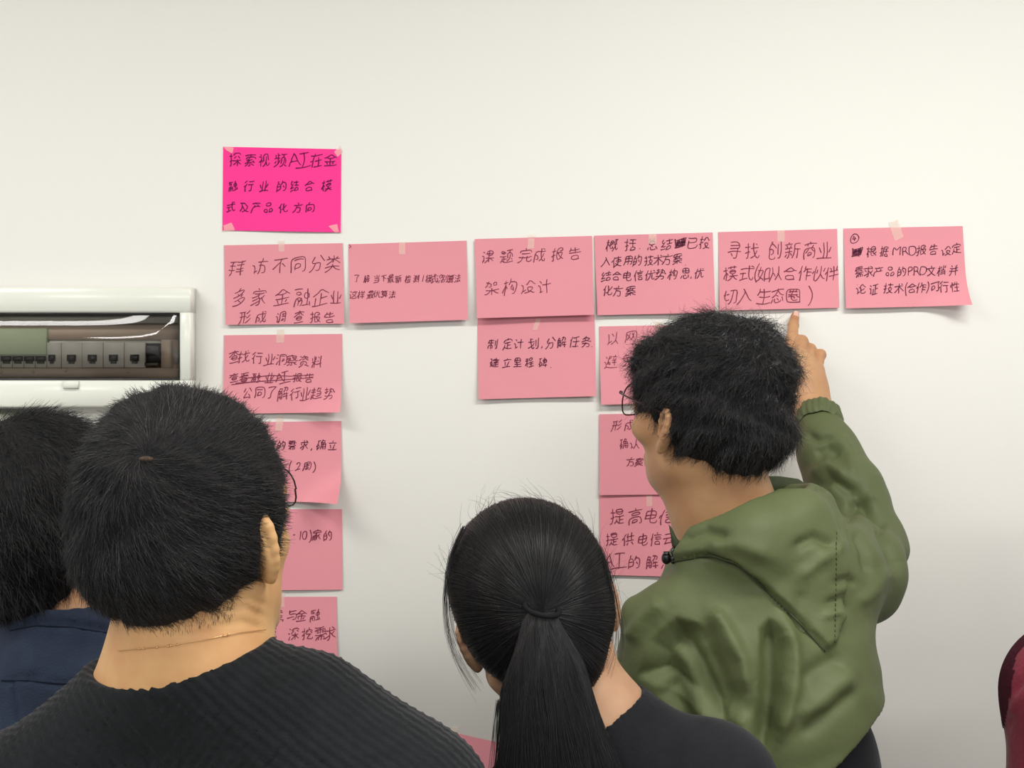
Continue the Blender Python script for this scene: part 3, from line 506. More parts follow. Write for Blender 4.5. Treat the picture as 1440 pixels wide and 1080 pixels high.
 '资': [[35,45,36,51],[11,18,12,30,44,30,44,18],[5,7,16,10,22,14,28,22,28,24],[4,37,17,41],[32,15,50,8],[6,54,14,50],[35,45,42,38,48,36,52,36],[21,35,28,38,35,45],[20,46,27,52,28,56],[27,52,48,52,48,46,44,44]],
 '趋': [[35,52,36,56],[16,26,24,26],[32,29,50,29],[7,49,24,49],[16,14,16,38],[16,56,16,38],[30,19,50,19,50,39,32,39,28,42,33,50,35,52],[5,38,24,38],[4,8,7,19,8,19,8,30],[8,19,10,18,13,14,16,14,18,12,24,10,52,9,54,10],[35,52,47,51,44,39]],
 '这': [[36,29,48,18],[12,14,23,9,28,8,51,9,54,12],[36,29,43,40,44,47],[20,18,30,24,36,29],[22,40,36,29],[4,54,6,54,12,48],[4,10,12,14],[33,56,35,52,35,48],[4,34,12,34,12,14],[19,48,52,48]],
 '避': [[44,56,45,50],[40,45,41,40],[11,14,14,14,19,10,27,8,54,10],[5,34,11,34,11,14],[5,10,11,14],[48,36,48,39,51,45],[6,54,11,47],[37,26,52,26],[44,36,44,16],[37,36,53,36],[20,30,32,31,32,16,22,16,22,30],[37,50,52,50],[16,21,20,30,20,54,32,54,32,41,20,40]],
 '里': [[4,9,51,9],[10,43,46,43],[8,22,48,22],[28,32,10,32,10,54,46,54,46,32,28,32],[28,9,28,54]],
 '金': [[14,22,18,14],[39,14,43,21],[28,38,28,9],[8,27,49,27],[6,9,52,9],[14,42,16,39,28,38,42,39,44,42],[5,40,14,42,23,49,27,54,30,54,44,42,52,39]],
 '需': [[34,36,44,36],[10,42,20,42],[34,42,42,42],[20,8,20,21],[10,36,20,36],[25,22,26,28],[34,8,34,21],[3,28,50,28],[4,40,4,48,49,48,49,40],[26,54,26,35],[7,54,46,54],[8,8,8,21,25,22,46,21,46,8,42,7]],
 '频': [[16,38,16,21,19,18],[28,8,32,8,36,11,40,16,42,26,42,36],[44,14,53,8],[16,50,25,50],[40,44,42,53],[4,22,8,30],[8,51,8,38],[32,20,32,42,34,44,50,43,50,20],[16,56,16,38],[31,53,52,53],[4,38,26,38],[4,8,10,9,18,16,24,25,25,30]],
 '题': [[16,22,26,22],[8,47,24,47],[40,45,41,54],[29,14,36,17,39,22,41,30,42,39],[46,20,50,17],[16,32,16,12],[24,47,23,54,8,54,8,54,8,40,24,40,24,47],[32,24,32,44,34,45,50,44,50,24],[30,54,52,54],[4,32,26,32],[8,17,13,13,16,12,17,10,22,9,30,8,52,8,54,9],[4,8,8,17,8,25]],
 '高': [[6,8,6,28,48,28,48,8,48,8,42,7],[26,56,28,50],[16,13,36,13,37,22,16,22,16,13],[42,38,42,43,41,44,12,44,13,36,42,36,42,38],[4,50,50,50]],
}
def glyph(ch):
    if ch == '#':      # scribbled-out character
        rr = random.Random(3)
        return [[(4 + 5 * i + rr.uniform(-3, 3), (8 if i % 2 else 50) + rr.uniform(-6, 6)) for i in range(11)],
                [(2 + 0 * i + (54 if i % 2 else 0), 12 + 5 * i) for i in range(8)]]
    if ch == '.': return [[(28, 6), (31, 4)]]
    if ch == 'I': return [[(14, 52), (44, 54)], [(30, 53), (28, 8)], [(6, 6), (56, 9)]]
    if ch == '@':      # ringed 4
        ring = [(30 + 30 * math.cos(t * math.pi / 9), 30 + 30 * math.sin(t * math.pi / 9)) for t in range(20)]
        return [ring, [(28, 46), (16, 26), (44, 28)], [(34, 38), (32, 14)]]
    return [[(s[k], s[k + 1]) for k in range(0, len(s), 2)] for s in GL[ch]]
def strokes_for(ch, cx, cy, size, rnd, slant=0.13, wf=1.0):
    g = glyph(ch)
    P = np.array([p for s in g for p in s], float)
    lo, hi = P.min(0), P.max(0); c = (lo + hi) / 2
    ref = 42.0 if (ch in '0123456789ADIMPR/()') else 53.0
    if ch in ',.-': c[1] = 24.0 if ch == '-' else 30.0
    k = size / ref
    rot = rnd.uniform(-.05, .05); a, b = rnd.uniform(0, 6.3), rnd.uniform(0, 6.3)
    sx, sy = rnd.uniform(.84, .97) * wf, rnd.uniform(.94, 1.06)
    res = []
    for s in g:
        s = [np.array(p, float) for p in s]
        # extend ends a little, jitter whole stroke
        j = np.array([rnd.gauss(0, .9), rnd.gauss(0, .9)])
        if len(s) >= 2 and ch != '@':
            for e0, e1 in ((0, 1), (-1, -2)):
                d = s[e0] - s[e1]; L = np.hypot(*d) + 1e-6
                s[e0] = s[e0] + d / L * rnd.uniform(-.5, 2.5)
        # subdivide with soft corners
        q = [s[0]]
        for i in range(1, len(s)):
            L = np.hypot(*(s[i] - s[i - 1])); m = max(1, int(L / 9))
            bow = rnd.gauss(0, .035) * L
            d = s[i] - s[i - 1]; nrm = np.array([-d[1], d[0]]) / (L + 1e-6)
            for t in range(1, m + 1):
                f = t / m
                q.append(s[i - 1] + d * f + nrm * bow * math.sin(math.pi * f))
        q = np.array(q)
        if len(q) > 3:
            q2 = q.copy(); q2[1:-1] = .5 * q[1:-1] + .25 * (q[:-2] + q[2:]); q = q2
        out = []
        for p in q:
            x, y = (p + j - c)
            x += 1.6 * math.sin(y * .09 + a); y += 1.6 * math.sin(x * .08 + b)
            y += slant * x; x += .10 * y
            x, y = x * math.cos(rot) - y * math.sin(rot), x * math.sin(rot) + y * math.cos(rot)
            out.append((cx + x * k * sx, cy - y * k * sy))
        res.append(out)
    return res

def note(label, corners, tapes, lines, mat_key='pink', ink='ink', seed=1, base=0.0012, lift=0.006, curl=(0, 0), extra=(), pen=1.45, group='paper cards taped to the wall', bow=0.0):
    """corners TL TR BR BL in wall pixels; lines: (text, xs, ys, size)"""
    rnd = random.Random(seed)
    C = [np.array(c, float) for c in corners]
    def uv(px, py):
        # inverse bilinear, near enough for a nearly square card
        u, v = .5, .5
        for _ in range(6):
            p = (1 - u) * (1 - v) * C[0] + u * (1 - v) * C[1] + u * v * C[2] + (1 - u) * v * C[3]
            du = (1 - v) * (C[1] - C[0]) + v * (C[2] - C[3]); dv = (1 - u) * (C[3] - C[0]) + u * (C[2] - C[1])
            det = du[0] * dv[1] - du[1] * dv[0]; e = np.array([px, py]) - p
            u += (e[0] * dv[1] - e[1] * dv[0]) / det; v += (du[0] * e[1] - du[1] * e[0]) / det
        return u, v
    def off(u, v):
        u_, v_ = min(max(u, 0), 1), min(max(v, 0), 1)
        y = base + lift * v_ ** 1.6 + bow * math.sin(math.pi * u_) * v_
        y += 0.0010 * math.sin(5 * u_ + seed) * v_
        y += curl[0] * max(0, (1 - u_) + v_ - 1.55) ** 2 * 10 + curl[1] * max(0, u_ + v_ - 1.55) ** 2 * 10
        return y
    def offg(u, v, n=18, m=12):
        u_, v_ = min(max(u, 0), .9999) * n, min(max(v, 0), .9999) * m
        i, j = int(u_), int(v_); a, b_ = u_ - i, v_ - j
        f = [off((i + p) / n, (j + q) / m) for q in (0, 1) for p in (0, 1)]
        return (1 - b_) * ((1 - a) * f[0] + a * f[1]) + b_ * ((1 - a) * f[2] + a * f[3])
    def P(px, py, o=0.0):
        u, v = uv(px, py)
        return ((px - 720) / 1000.0, -(offg(u, v) + o), 1.6 - (py - 540) / 1000.0)
    ctr = (C[0] + C[1]) / 2
    e = empty('paper_card', ((ctr[0] - 720) / 1000, 0, 1.6 - (ctr[1] - 540) / 1000), label, 'paper card', group)
    n, m = 18, 12; V = []
    for side in (0, 1):
        for j in range(m + 1):
            for i in range(n + 1):
                u, v = i / n, j / m
                p = (1 - u) * (1 - v) * C[0] + u * (1 - v) * C[1] + u * v * C[2] + (1 - u) * v * C[3]
                V.append(((p[0] - 720) / 1000, -off(u, v) + side * 0.0004, 1.6 - (p[1] - 540) / 1000))
    N = (n + 1) * (m + 1); Q = []
    for j in range(m):
        for i in range(n):
            q = (j * (n + 1) + i, (j + 1) * (n + 1) + i, (j + 1) * (n + 1) + i + 1, j * (n + 1) + i + 1)
            Q.append(q); Q.append(tuple(N + k for k in q[::-1]))
    nb_ = len(V)
    bd = [i for i in range(n + 1)] + [j * (n + 1) + n for j in range(1, m + 1)] + [m * (n + 1) + i for i in range(n - 1, -1, -1)] + [j * (n + 1) for j in range(m - 1, 0, -1)]
    for k in range(len(bd)):
        a, b_ = bd[k], bd[(k + 1) % len(bd)]
        V += [V[a], V[b_], V[N + b_], V[N + a]]
        Q.append((nb_, nb_ + 1, nb_ + 2, nb_ + 3)); nb_ += 4
    make_mesh('sheet', V, np.array(Q), M[mat_key], e)
    # tapes: (polygon of 4 px points)
    for tp in tapes:
        V = []; nn = 6
        T = [np.array(t, float) for t in tp]
        for j in range(nn + 1):
            for i in range(3):
                u, v = i / 2, j / nn
                p = (1 - u) * (1 - v) * T[0] + u * (1 - v) * T[1] + u * v * T[2] + (1 - u) * v * T[3]
                uu, vv = uv(*p)
                o = off(uu, vv) + .0005 if (-.001 <= uu <= 1.001 and -.001 <= vv <= 1.001) else base * .6 + .0004
                V.append(((p[0] - 720) / 1000, -o, 1.6 - (p[1] - 540) / 1000))
        Q = [(j * 3 + i, (j + 1) * 3 + i, (j + 1) * 3 + i + 1, j * 3 + i + 1) for j in range(nn) for i in range(2)]
        make_mesh('tape_strip', V, np.array(Q), M['tape'], e)
    # writing
    S = []
    for ln in lines:
        text, xs, ys, size = ln[:4]
        wf = ln[4] if len(ln) > 4 else 1.0
        if not isinstance(ys, (list, tuple)): ys = [ys, ys]
        for i, ch in enumerate(text):
            if ch == ' ': continue
            f = i / max(1, len(text) - 1)
            y = ys[0] + (ys[-1] - ys[0]) * f if len(ys) != len(text) or len(ys) == 2 else ys[i]
            for s in strokes_for(ch, xs[i], y + rnd.gauss(0, .35), size * rnd.uniform(.94, 1.05), rnd, wf=wf):
                S.append((s, pen * (1.25 if ch == '#' else 1)))
    for s in extra: S.append((s, pen))
    V = []; Q = []
    for s, w in S:
        s = [np.array(p, float) for p in s]
        if len(s) < 2: continue
        b0 = len(V); L = len(s)
        for i, p in enumerate(s):
            d = s[min(i + 1, L - 1)] - s[max(i - 1, 0)]; d /= (np.hypot(*d) + 1e-6)
            nrm = np.array([-d[1], d[0]])
            ww = w * .5 * (1.0 - .35 * (i / (L - 1))) * rnd.uniform(.88, 1.12)
            for sg in (1, -1):
                a = p + nrm * ww * sg
                V.append(P(a[0], a[1], .0004))
        for i in range(L - 1):
            k = b0 + 2 * i
            Q.append((k, k + 1, k + 3, k + 2))
    if Q:
        make_mesh('handwriting', V, np.array(Q), M[ink], e, smooth=False)
    return e

def tp(x, y0, y1, w=8, dx=0):
    return [(x - w / 2, y0), (x + w / 2, y0), (x + dx + w / 2, y1), (x + dx - w / 2, y1)]

note('bright magenta card alone at the top of the left column', [(314, 206.5), (480, 210), (479, 327), (313, 324)],
     [[(314, 206), (329, 208), (327, 216), (318, 211)], [(470, 214), (479, 204), (482, 214), (475, 221)],
      [(312, 318), (326, 313), (331, 324), (312, 326)], [(462, 318), (480, 314), (480, 328), (472, 328)]],
     [('探索视频AI在金', (331, 352, 372, 395, 415, 428, 445, 465), 225, 19),
      ('融行业的结合模', (328, 350, 371.5, 396, 414.6, 435.4, 460), 261.5, 15),
      ('式及产品化方向', (325, 344, 360, 378, 399, 419, 436), 292, 15)],
     'magenta', 'ink_magenta', 11, lift=0.0012, pen=1.7, group='paper cards taped to the wall')
note('pink card with three large written lines directly under the magenta card', [(315, 345), (482, 342), (484.5, 455.5), (318, 457)],
     [tp(396, 338, 354)],
     [('拜访不同分类', (334, 366, 394, 420, 446, 469), (376, 370), 24.5),
      ('多家金融企', (338, 365, 397, 426, 451), 417.5, 27, .95), ('业', (473,), 418, 19),
      ('形成调查报告', (345, 368, 396, 421, 444, 464), 446, 17)], seed=2, lift=.004)
note('pink card with a crossed-out middle line behind the short-haired head', [(315, 471.5), (481, 469.5), (481, 579.5), (315, 582)],
     [tp(395, 463, 482, 11, -1)],
     [('查找行业洞察资料', (330, 344, 362.5, 380, 396, 411, 428, 446), (501, 509), 17),
      ('查看融业AI报告', (330, 344, 361, 380, 394, 401, 419, 435), 531, 14),
      ('公同了解行业趋势', (349, 366, 382, 399, 416, 430, 446, 464), 553, 17)], seed=3, lift=.008, curl=(0, .01),
     extra=[[(345, 532), (380, 528), (410, 529), (442, 527)], [(332, 539), (370, 536), (400, 534), (441, 531)], [(326, 541), (350, 538)]])
note('pink card with curled lower right corner left of the glasses edge', [(316, 594), (480, 592), (481, 704.5), (316, 706)],
     [tp(394, 586, 606, 10, -2)],
     [('的需求,确立', (396, 411, 428, 438.6, 452.5, 468), 626, 14),
      ('(2周)', (408.7, 420, 431.7, 442.8), 655.5, 13)], ink='ink_dark', seed=4, lift=.006, curl=(0, .03))
note('pink card reading 6-10 beside the cheek of the short-haired person', [(315, 716), (481, 716), (481.5, 829), (315, 830)],
     [], [('6-10)家的', (404.6, 413.6, 422.6, 429, 437, 445.6, 461.5), 752.5, 15)], seed=5, lift=.002, pen=1.6)
note('lowest pink card of the left column above the black knit shoulder', [(309, 839.5), (473.5, 839), (475.5, 951), (309, 953)],
     [tp(396, 826, 854, 9)],
     [('结方案,与金融', (363.6, 374, 390.7, 399, 410.8, 424, 443.5), 865, 16),
      ('交流 深挖需求', (366, 382, 398, 413.6, 432.4, 450.4, 464), 891, 18)], seed=6, lift=.005)
note('pink card with two small faint lines, second in the upper row', [(490, 343.5), (656, 338.5), (658.5, 450), (493, 455)],
     [tp(565.5, 340, 358, 9)],
     [('了解当下最新检测/模式识别算法', (502, 516, 530, 540, 550, 560.5, 574, 585.5, 595, 603.6, 610.5, 618, 625.5, 634.5, 643.5), 392, 11.5, .85),
      ('这样最优算法', (498, 508.5, 521.7, 530.5, 541, 552), 414.5, 11)], seed=7, lift=.009, pen=1.2, extra=[[(491, 344), (494, 347), (491, 349)]])
note('lower pink card tucked under the third card of the upper row', [(671.5, 447), (836, 442), (838, 557), (673, 561.5)],
     [tp(757, 449, 464, 7, -5)],
     [('制定计划,分解任务.', (693, 714, 729.5, 750, 762, 774, 790, 808, 824.6, 833), (484, 480), 16),
      ('建立里程碑.', (695.4, 712.8, 728, 744.7, 763.5, 775), 510, 14.5)], ink='ink_dark', seed=9, lift=.007, base=.0008)
note('third pink card of the upper row, overlapping the card beneath it', [(667.5, 336.5), (832.5, 332), (834.5, 443), (671, 448)],
     [tp(748, 330, 350, 9, -2)],
     [('课题完成报告', (685.7, 712.8, 738.5, 759.3, 784.3, 808), (362, 356), 20),
      ('架构设计', (692, 717, 742, 765.6), (405, 403), 21)], seed=8, lift=.008, base=.0035, curl=(0, 0))
note('pink card with four small lines above the curly hair', [(835.5, 331.5), (1002, 327), (1005, 440), (840, 443.5)],
     [tp(917.5, 329, 343, 11)],
     [('概括', (861, 886.7), 345, 18), ('.', (900.6,), 345, 14), ('总结#已投', (917, 937.4, 956.8, 974, 991), (344, 341), 17),
      ('入使用的技术方案', (852, 867, 883, 896, 912.4, 925.6, 938, 952.6), (369, 364), 15), ('.', (964,), 366, 13),
      ('结合电信优势构思,优', (852.6, 867, 882.5, 897.8, 913.8, 929, 946, 963, 971, 983), (389, 384.5), 15),
      ('化方案', (854.7, 868.6, 886.7), 409, 15)], ink='ink_dark', seed=10, lift=.007)
note('pink card the pointing finger touches, with large writing in three lines', [(1010, 326.5), (1177, 322), (1179.5, 433), (1011.5, 437)],
     [tp(1098, 323, 340, 10)],
     [('寻找创新商业', (1032.6, 1057.6, 1089, 1114, 1139, 1160), (353, 352), 25, .92),
      ('模式(如从合作伙伴', (1027, 1050, 1063, 1073.5, 1091, 1111, 1131, 1151, 1169), (385, 384), 22),
      ('切入生态圈)', (1027, 1046.5, 1073, 1093, 1115, 1139), (417, 415), 23)], seed=12, lift=.005, pen=1.6)
note('rightmost pink card with a ringed 4 in its upper corner', [(1186, 321.5), (1353.5, 318), (1359, 430), (1188, 434)],
     [[(1249, 313), (1263, 309), (1270, 334), (1258, 339)]],
     [('@', (1201,), 336, 12), ('#根据MRD报告', (1204.7, 1225, 1243, 1261, 1273, 1283, 1295, 1312), (355, 351), 15), ('设定', (1330.5, 1345), (352, 350), 15),
      ('需求产品的PRD文档并', (1207.5, 1220.7, 1234, 1250.5, 1267, 1280, 1289, 1298, 1309, 1323, 1340.5), (383, 380), 15),
      ('论证技术(合作)可行性', (1209, 1227, 1248, 1263, 1273, 1281.5, 1293.6, 1303.5, 1314, 1326, 1341), (407, 404), 15)],
     ink='ink_dark', seed=13, lift=.007, curl=(0, .012))
note('pink card behind the spectacles of the pointing person', [(842.5, 459), (1008, 456), (1010, 565), (845, 569)],
     [tp(926, 452, 470, 9)],
     [('以网', (862, 887), (476, 473), 18), ('避免', (859, 882.5), (509, 505), 18)], seed=14, lift=.008, pen=1.2)
note('lowest pink card of the right stack, next to the hood cord stopper', [(842.5, 694), (1008, 696), (1010, 812), (844, 808)],
     [tp(913, 684, 712, 8)],
     [('提高电信注', (868, 893.6, 916, 938, 957), 726, 23),
      ('提供电信云', (860, 883, 904.7, 922, 940), 758, 19),
      ('AI的解决', (857.5, 871.4, 892, 917, 939), (788, 791), 20)], seed=16, lift=.004, pen=1.6)
note('pink card beside the jaw of the pointing person', [(842.5, 582.5), (1008, 580), (1010, 694.5), (843, 696)],
     [],
     [('形成', (867, 885), 598, 15), ('确认', (877, 892), 624, 14), ('方案', (886.7, 899), 649, 13)], seed=15, lift=.003, base=.002, pen=1.3)
note('tilted pink card at the bottom edge between knit shoulder and ponytail', [(566, 1014), (728, 1050), (702, 1160), (541, 1126)],
     [tp(640, 1022, 1038, 9)], [], seed=17, lift=.006)

# ------------------------------------------------------------------ implicit surfaces: smooth unions of limbs, meshed by surface nets
class Field:
    def __init__(s, lo, hi, h):
        s.lo = np.array(lo, float); s.h = h
        s.n = np.ceil((np.array(hi, float) - s.lo) / h).astype(int) + 1
        s.F = np.full(s.n, 0.2, dtype=np.float32)
        s.ax = [(s.lo[i] + h * np.arange(s.n[i])).astype(np.float32) for i in range(3)]
    def _sub(s, lo, hi):
        a = np.maximum(0, np.floor((np.array(lo) - s.lo) / s.h).astype(int))
        b = np.minimum(s.n, np.ceil((np.array(hi) - s.lo) / s.h).astype(int) + 1)
        if (b <= a).any(): return None
        sl = tuple(slice(a[i], b[i]) for i in range(3))
        X = s.ax[0][sl[0]][:, None, None]; Y = s.ax[1][sl[1]][None, :, None]; Z = s.ax[2][sl[2]][None, None, :]
        return sl, X, Y, Z
    def add(s, prim, k=0.01, op='u'):
        lo, hi, fn = prim
        r = s._sub(np.array(lo) - k - 3 * s.h, np.array(hi) + k + 3 * s.h)
        if r is None: return s
        sl, X, Y, Z = r
        d = fn(X, Y, Z); F = s.F[sl]
        if op == 'u':
            if k > 0:
                h_ = np.maximum(k - np.abs(F - d), 0) / k
                s.F[sl] = np.minimum(F, d) - h_ * h_ * k * .25
            else: s.F[sl] = np.minimum(F, d)
        elif op == 's':
            d = -d
            if k > 0:
                h_ = np.maximum(k - np.abs(F - d), 0) / k
                s.F[sl] = np.maximum(F, d) + h_ * h_ * k * .25
            else: s.F[sl] = np.maximum(F, d)
        return s
    def sub(s, prim, k=0.005): return s.add(prim, k, 's')
    def cut(s, p0, n, k=0.0):
        """removes everything on the side the normal points to"""
        X, Y, Z = s.ax[0][:, None, None], s.ax[1][None, :, None], s.ax[2][None, None, :]
        n = np.array(n, float); n /= np.linalg.norm(n)
        d = (X - p0[0]) * n[0] + (Y - p0[1]) * n[1] + (Z - p0[2]) * n[2]
        s.F = np.maximum(s.F, d).astype(np.float32); return s
    def wave(s, fn):
        X, Y, Z = s.ax[0][:, None, None], s.ax[1][None, :, None], s.ax[2][None, None, :]
        m = np.abs(s.F) < 6 * s.h
        s.F = np.where(m, s.F + fn(X, Y, Z), s.F).astype(np.float32); return s
    def mesh(s):
        F = s.F.copy(); F[0] = F[-1] = 1; F[:, 0] = F[:, -1] = 1; F[:, :, 0] = F[:, :, -1] = 1
        I = F < 0
        nx, ny, nz = F.shape
        cnt = np.zeros((nx - 1, ny - 1, nz - 1), np.int8)
        for dx in (0, 1):
            for dy in (0, 1):
                for dz in (0, 1):
                    cnt += I[dx:nx - 1 + dx, dy:ny - 1 + dy, dz:nz - 1 + dz]
        act = (cnt > 0) & (cnt < 8)
        C = np.argwhere(act); idx = np.full(act.shape, -1, np.int32); idx[act] = np.arange(len(C))
        acc = np.zeros((len(C), 3)); num = np.zeros(len(C))
        co = [(a, b, c) for a in (0, 1) for b in (0, 1) for c in (0, 1)]
        for a in co:
            for b in co:
                if sum(abs(a[i] - b[i]) for i in range(3)) == 1 and a < b:
                    fa = F[C[:, 0] + a[0], C[:, 1] + a[1], C[:, 2] + a[2]]; fb = F[C[:, 0] + b[0], C[:, 1] + b[1], C[:, 2] + b[2]]
                    m = (fa < 0) != (fb < 0)
                    t = np.where(m, fa / np.where(m, fa - fb, 1), 0)
                    p = np.array(a)[None] + t[:, None] * (np.array(b) - np.array(a))[None]
                    acc += p * m[:, None]; num += m
        V = s.lo + s.h * (C + acc / num[:, None])
        Q = []
        for ax in range(3):
            o1, o2 = [(1, 2), (2, 0), (0, 1)][ax]
            s0 = [slice(1, -1)] * 3; s0[ax] = slice(0, -1); s1 = [slice(1, -1)] * 3; s1[ax] = slice(1, None)
            A, B = I[tuple(s0)], I[tuple(s1)]
            for flag in (0, 1):
                E = np.argwhere((A & ~B) if flag == 0 else (~A & B))
                if not len(E): continue
                base = E + 1; base[:, ax] -= 1
                q = []
                for (u, v) in ((-1, -1), (0, -1), (0, 0), (-1, 0)):
                    c = base.copy(); c[:, o1] += u; c[:, o2] += v
                    q.append(idx[c[:, 0], c[:, 1], c[:, 2]])
                q = np.stack(q, 1)
                if flag: q = q[:, ::-1]
                Q.append(q)
        return V, np.concatenate(Q)

def ell(c, r, Rm=None):
    c = np.array(c, float); r = np.array(r, float) * np.ones(3)
    mr = r if Rm is None else np.sqrt(((np.array(Rm) * r[None, :]) ** 2).sum(1))
    def fn(X, Y, Z):
        x, y, z = X - c[0], Y - c[1], Z - c[2]
        if Rm is not None:
            x, y, z = (Rm[0][i] * x + Rm[1][i] * y + Rm[2][i] * z for i in range(3))
        k0 = np.sqrt((x / r[0]) ** 2 + (y / r[1]) ** 2 + (z / r[2]) ** 2)
        k1 = np.sqrt((x / r[0] ** 2) ** 2 + (y / r[1] ** 2) ** 2 + (z / r[2] ** 2) ** 2)
        return (k0 * (k0 - 1) / (k1 + 1e-9)).astype(np.float32)
    return c - mr, c + mr, fn
def cap(a, b, ra, rb=None):
    a, b = np.array(a, float), np.array(b, float); rb = ra if rb is None else rb
    d = b - a; L = d.dot(d) + 1e-12; R_ = max(ra, rb)
    def fn(X, Y, Z):
        x, y, z = X - a[0], Y - a[1], Z - a[2]
        t = np.clip((x * d[0] + y * d[1] + z * d[2]) / L, 0, 1)
        return (np.sqrt((x - t * d[0]) ** 2 + (y - t * d[1]) ** 2 + (z - t * d[2]) ** 2) - (ra + (rb - ra) * t)).astype(np.float32)
    return np.minimum(a, b) - R_, np.maximum(a, b) + R_, fn
def fat(prim, e):
    lo, hi, fn = prim
    return lo - e, hi + e, (lambda X, Y, Z: fn(X, Y, Z) - np.float32(e))
def polycap(pts, rs):
    rs = [rs] * len(pts) if np.isscalar(rs) else rs
    return [cap(pts[i], pts[i + 1], rs[i], rs[i + 1]) for i in range(len(pts) - 1)]

def vnormals(V, Q):
    n = np.cross(V[Q[:, 2]] - V[Q[:, 0]], V[Q[:, 3]] - V[Q[:, 1]])
    N = np.zeros_like(V)
    for k in range(4): np.add.at(N, Q[:, k], n)
    return N / (np.linalg.norm(N, axis=1)[:, None] + 1e-12)

def to_px(V):
    d = V[:, 1] + CAM_D
    return np.stack([720 + V[:, 0] / d * FPX, 540 + (CAM_Z - V[:, 2]) / d * FPX], 1)

def dist_poly(U, pts):
    best = np.full(len(U), 1e9); par = np.zeros(len(U))
    pts = np.array(pts, float); m = len(pts) - 1
    for i in range(m):
        a, b = pts[i], pts[i + 1]; d = b - a
        t = np.clip(((U - a) @ d) / (d @ d + 1e-9), 0, 1)
        q = np.hypot(*(U - a - t[:, None] * d).T)
        w = q < best; best = np.where(w, q, best); par = np.where(w, (i + t) / m, par)
    return best, par
def inside(U, pts):
    r = np.zeros(len(U), bool); n = len(pts)
    for i in range(n):
        (x1, y1), (x2, y2) = pts[i], pts[(i + 1) % n]
        if y1 == y2: continue
        c = ((U[:, 1] < y1) != (U[:, 1] < y2)) & (U[:, 0] < (x2 - x1) * (U[:, 1] - y1) / (y2 - y1) + x1)
        r ^= c
    return r
def sculpt(V, Q, feats):
    """folds pressed into or raised from cloth that faces the room, along given creases"""
    N = vnormals(V, Q); U = to_px(V)
    face = np.clip((-N[:, 1] + .15) / .4, 0, 1)
    D = np.zeros(len(V))
    for f in feats:
        if f[0] == 'line':
            _, pts, w, dep = f
            q, t = dist_poly(U, pts)
            D += dep * np.exp(-(q / w) ** 2) * np.clip(np.minimum(t, 1 - t) * 5 + .25, 0, 1)
        elif f[0] == 'poly':
            _, pts, w, dep = f
            q, t = dist_poly(U, list(pts) + [pts[0]])
            D += dep * np.where(inside(U, pts), np.clip(q / w, 0, 1), 0)
    return V + N * (D * face)[:, None]

def surf_tube(V, Q, pts, r, name, m, parent, lift=0.0, step=3.0, mb=None):
    """a thin tube lying on the room side of a surface, along a line of seam points"""
    U = to_px(V); N = vnormals(V, Q); ok = N[:, 1] < .1
    Uo, Vo, No = U[ok], V[ok], N[ok]
    P = []
    for i in range(len(pts) - 1):
        a, b = np.array(pts[i], float), np.array(pts[i + 1], float)
        k = max(1, int(np.hypot(*(b - a)) / step))
        for t in range(k + (i == len(pts) - 2)):
            p = a + (b - a) * t / k
            q = np.hypot(*(Uo - p).T); c = np.argsort(q)[:40]
            c = c[Vo[c, 1] < Vo[c, 1].min() + .012][:5]
            w = 1 / (q[c] + .3); w /= w.sum()
            dd = (Vo[c, 1] * w).sum() + CAM_D
            P.append(W(p[0], p[1], dd) + (No[c] * w[:, None]).sum(0) * lift)
    P = np.array(P)
    if len(P) > 4:
        for _ in range(2): P[1:-1] = .25 * P[:-2] + .5 * P[1:-1] + .25 * P[2:]
    if mb is not None: mb.tube(P, r, 6); return P
    b = MB(); b.tube(P, r, 6)
    b.build(name, m, parent, smooth=True)
    return P

def strands(name, m, parent, roots, dirs, length, rad, seg=5, wav=0.0, wfreq=6.0, droop=0.3, jit=.2, seed=1, lens_var=.35, cling=None, out=0.25):
    """short hairs as three-sided tapering prisms; dirs may be an array or a function of position"""
    rs = np.random.RandomState(seed); n = len(roots)
    P = roots.copy(); L = length * (1 + lens_var * rs.uniform(-1, 1, n)); st = (L / seg)[:, None]
    pts = [P]; jv = rs.normal(0, jit, (n, 3)); ph = rs.uniform(0, 6.28, (n, 1)); wa = rs.normal(0, 1, (n, 3)); wa /= np.linalg.norm(wa, axis=1)[:, None]
    wa2 = rs.normal(0, 1, (n, 3)); wa2 /= np.linalg.norm(wa2, axis=1)[:, None]
    for k in range(seg):
        d = dirs(P) if callable(dirs) else dirs
        d = d + jv + np.array([0, 0, -droop * (k / seg)])
        d /= np.linalg.norm(d, axis=1)[:, None] + 1e-9
        P = P + d * st
        w = wav * (k + 1) / seg
        pts.append(P + w * (wa * np.sin(ph + wfreq * (k + 1) / seg) + wa2 * np.cos(ph * 1.7 + wfreq * .8 * (k + 1) / seg)))
    return prisms(name, m, parent, np.stack(pts, 1), rad, rs)
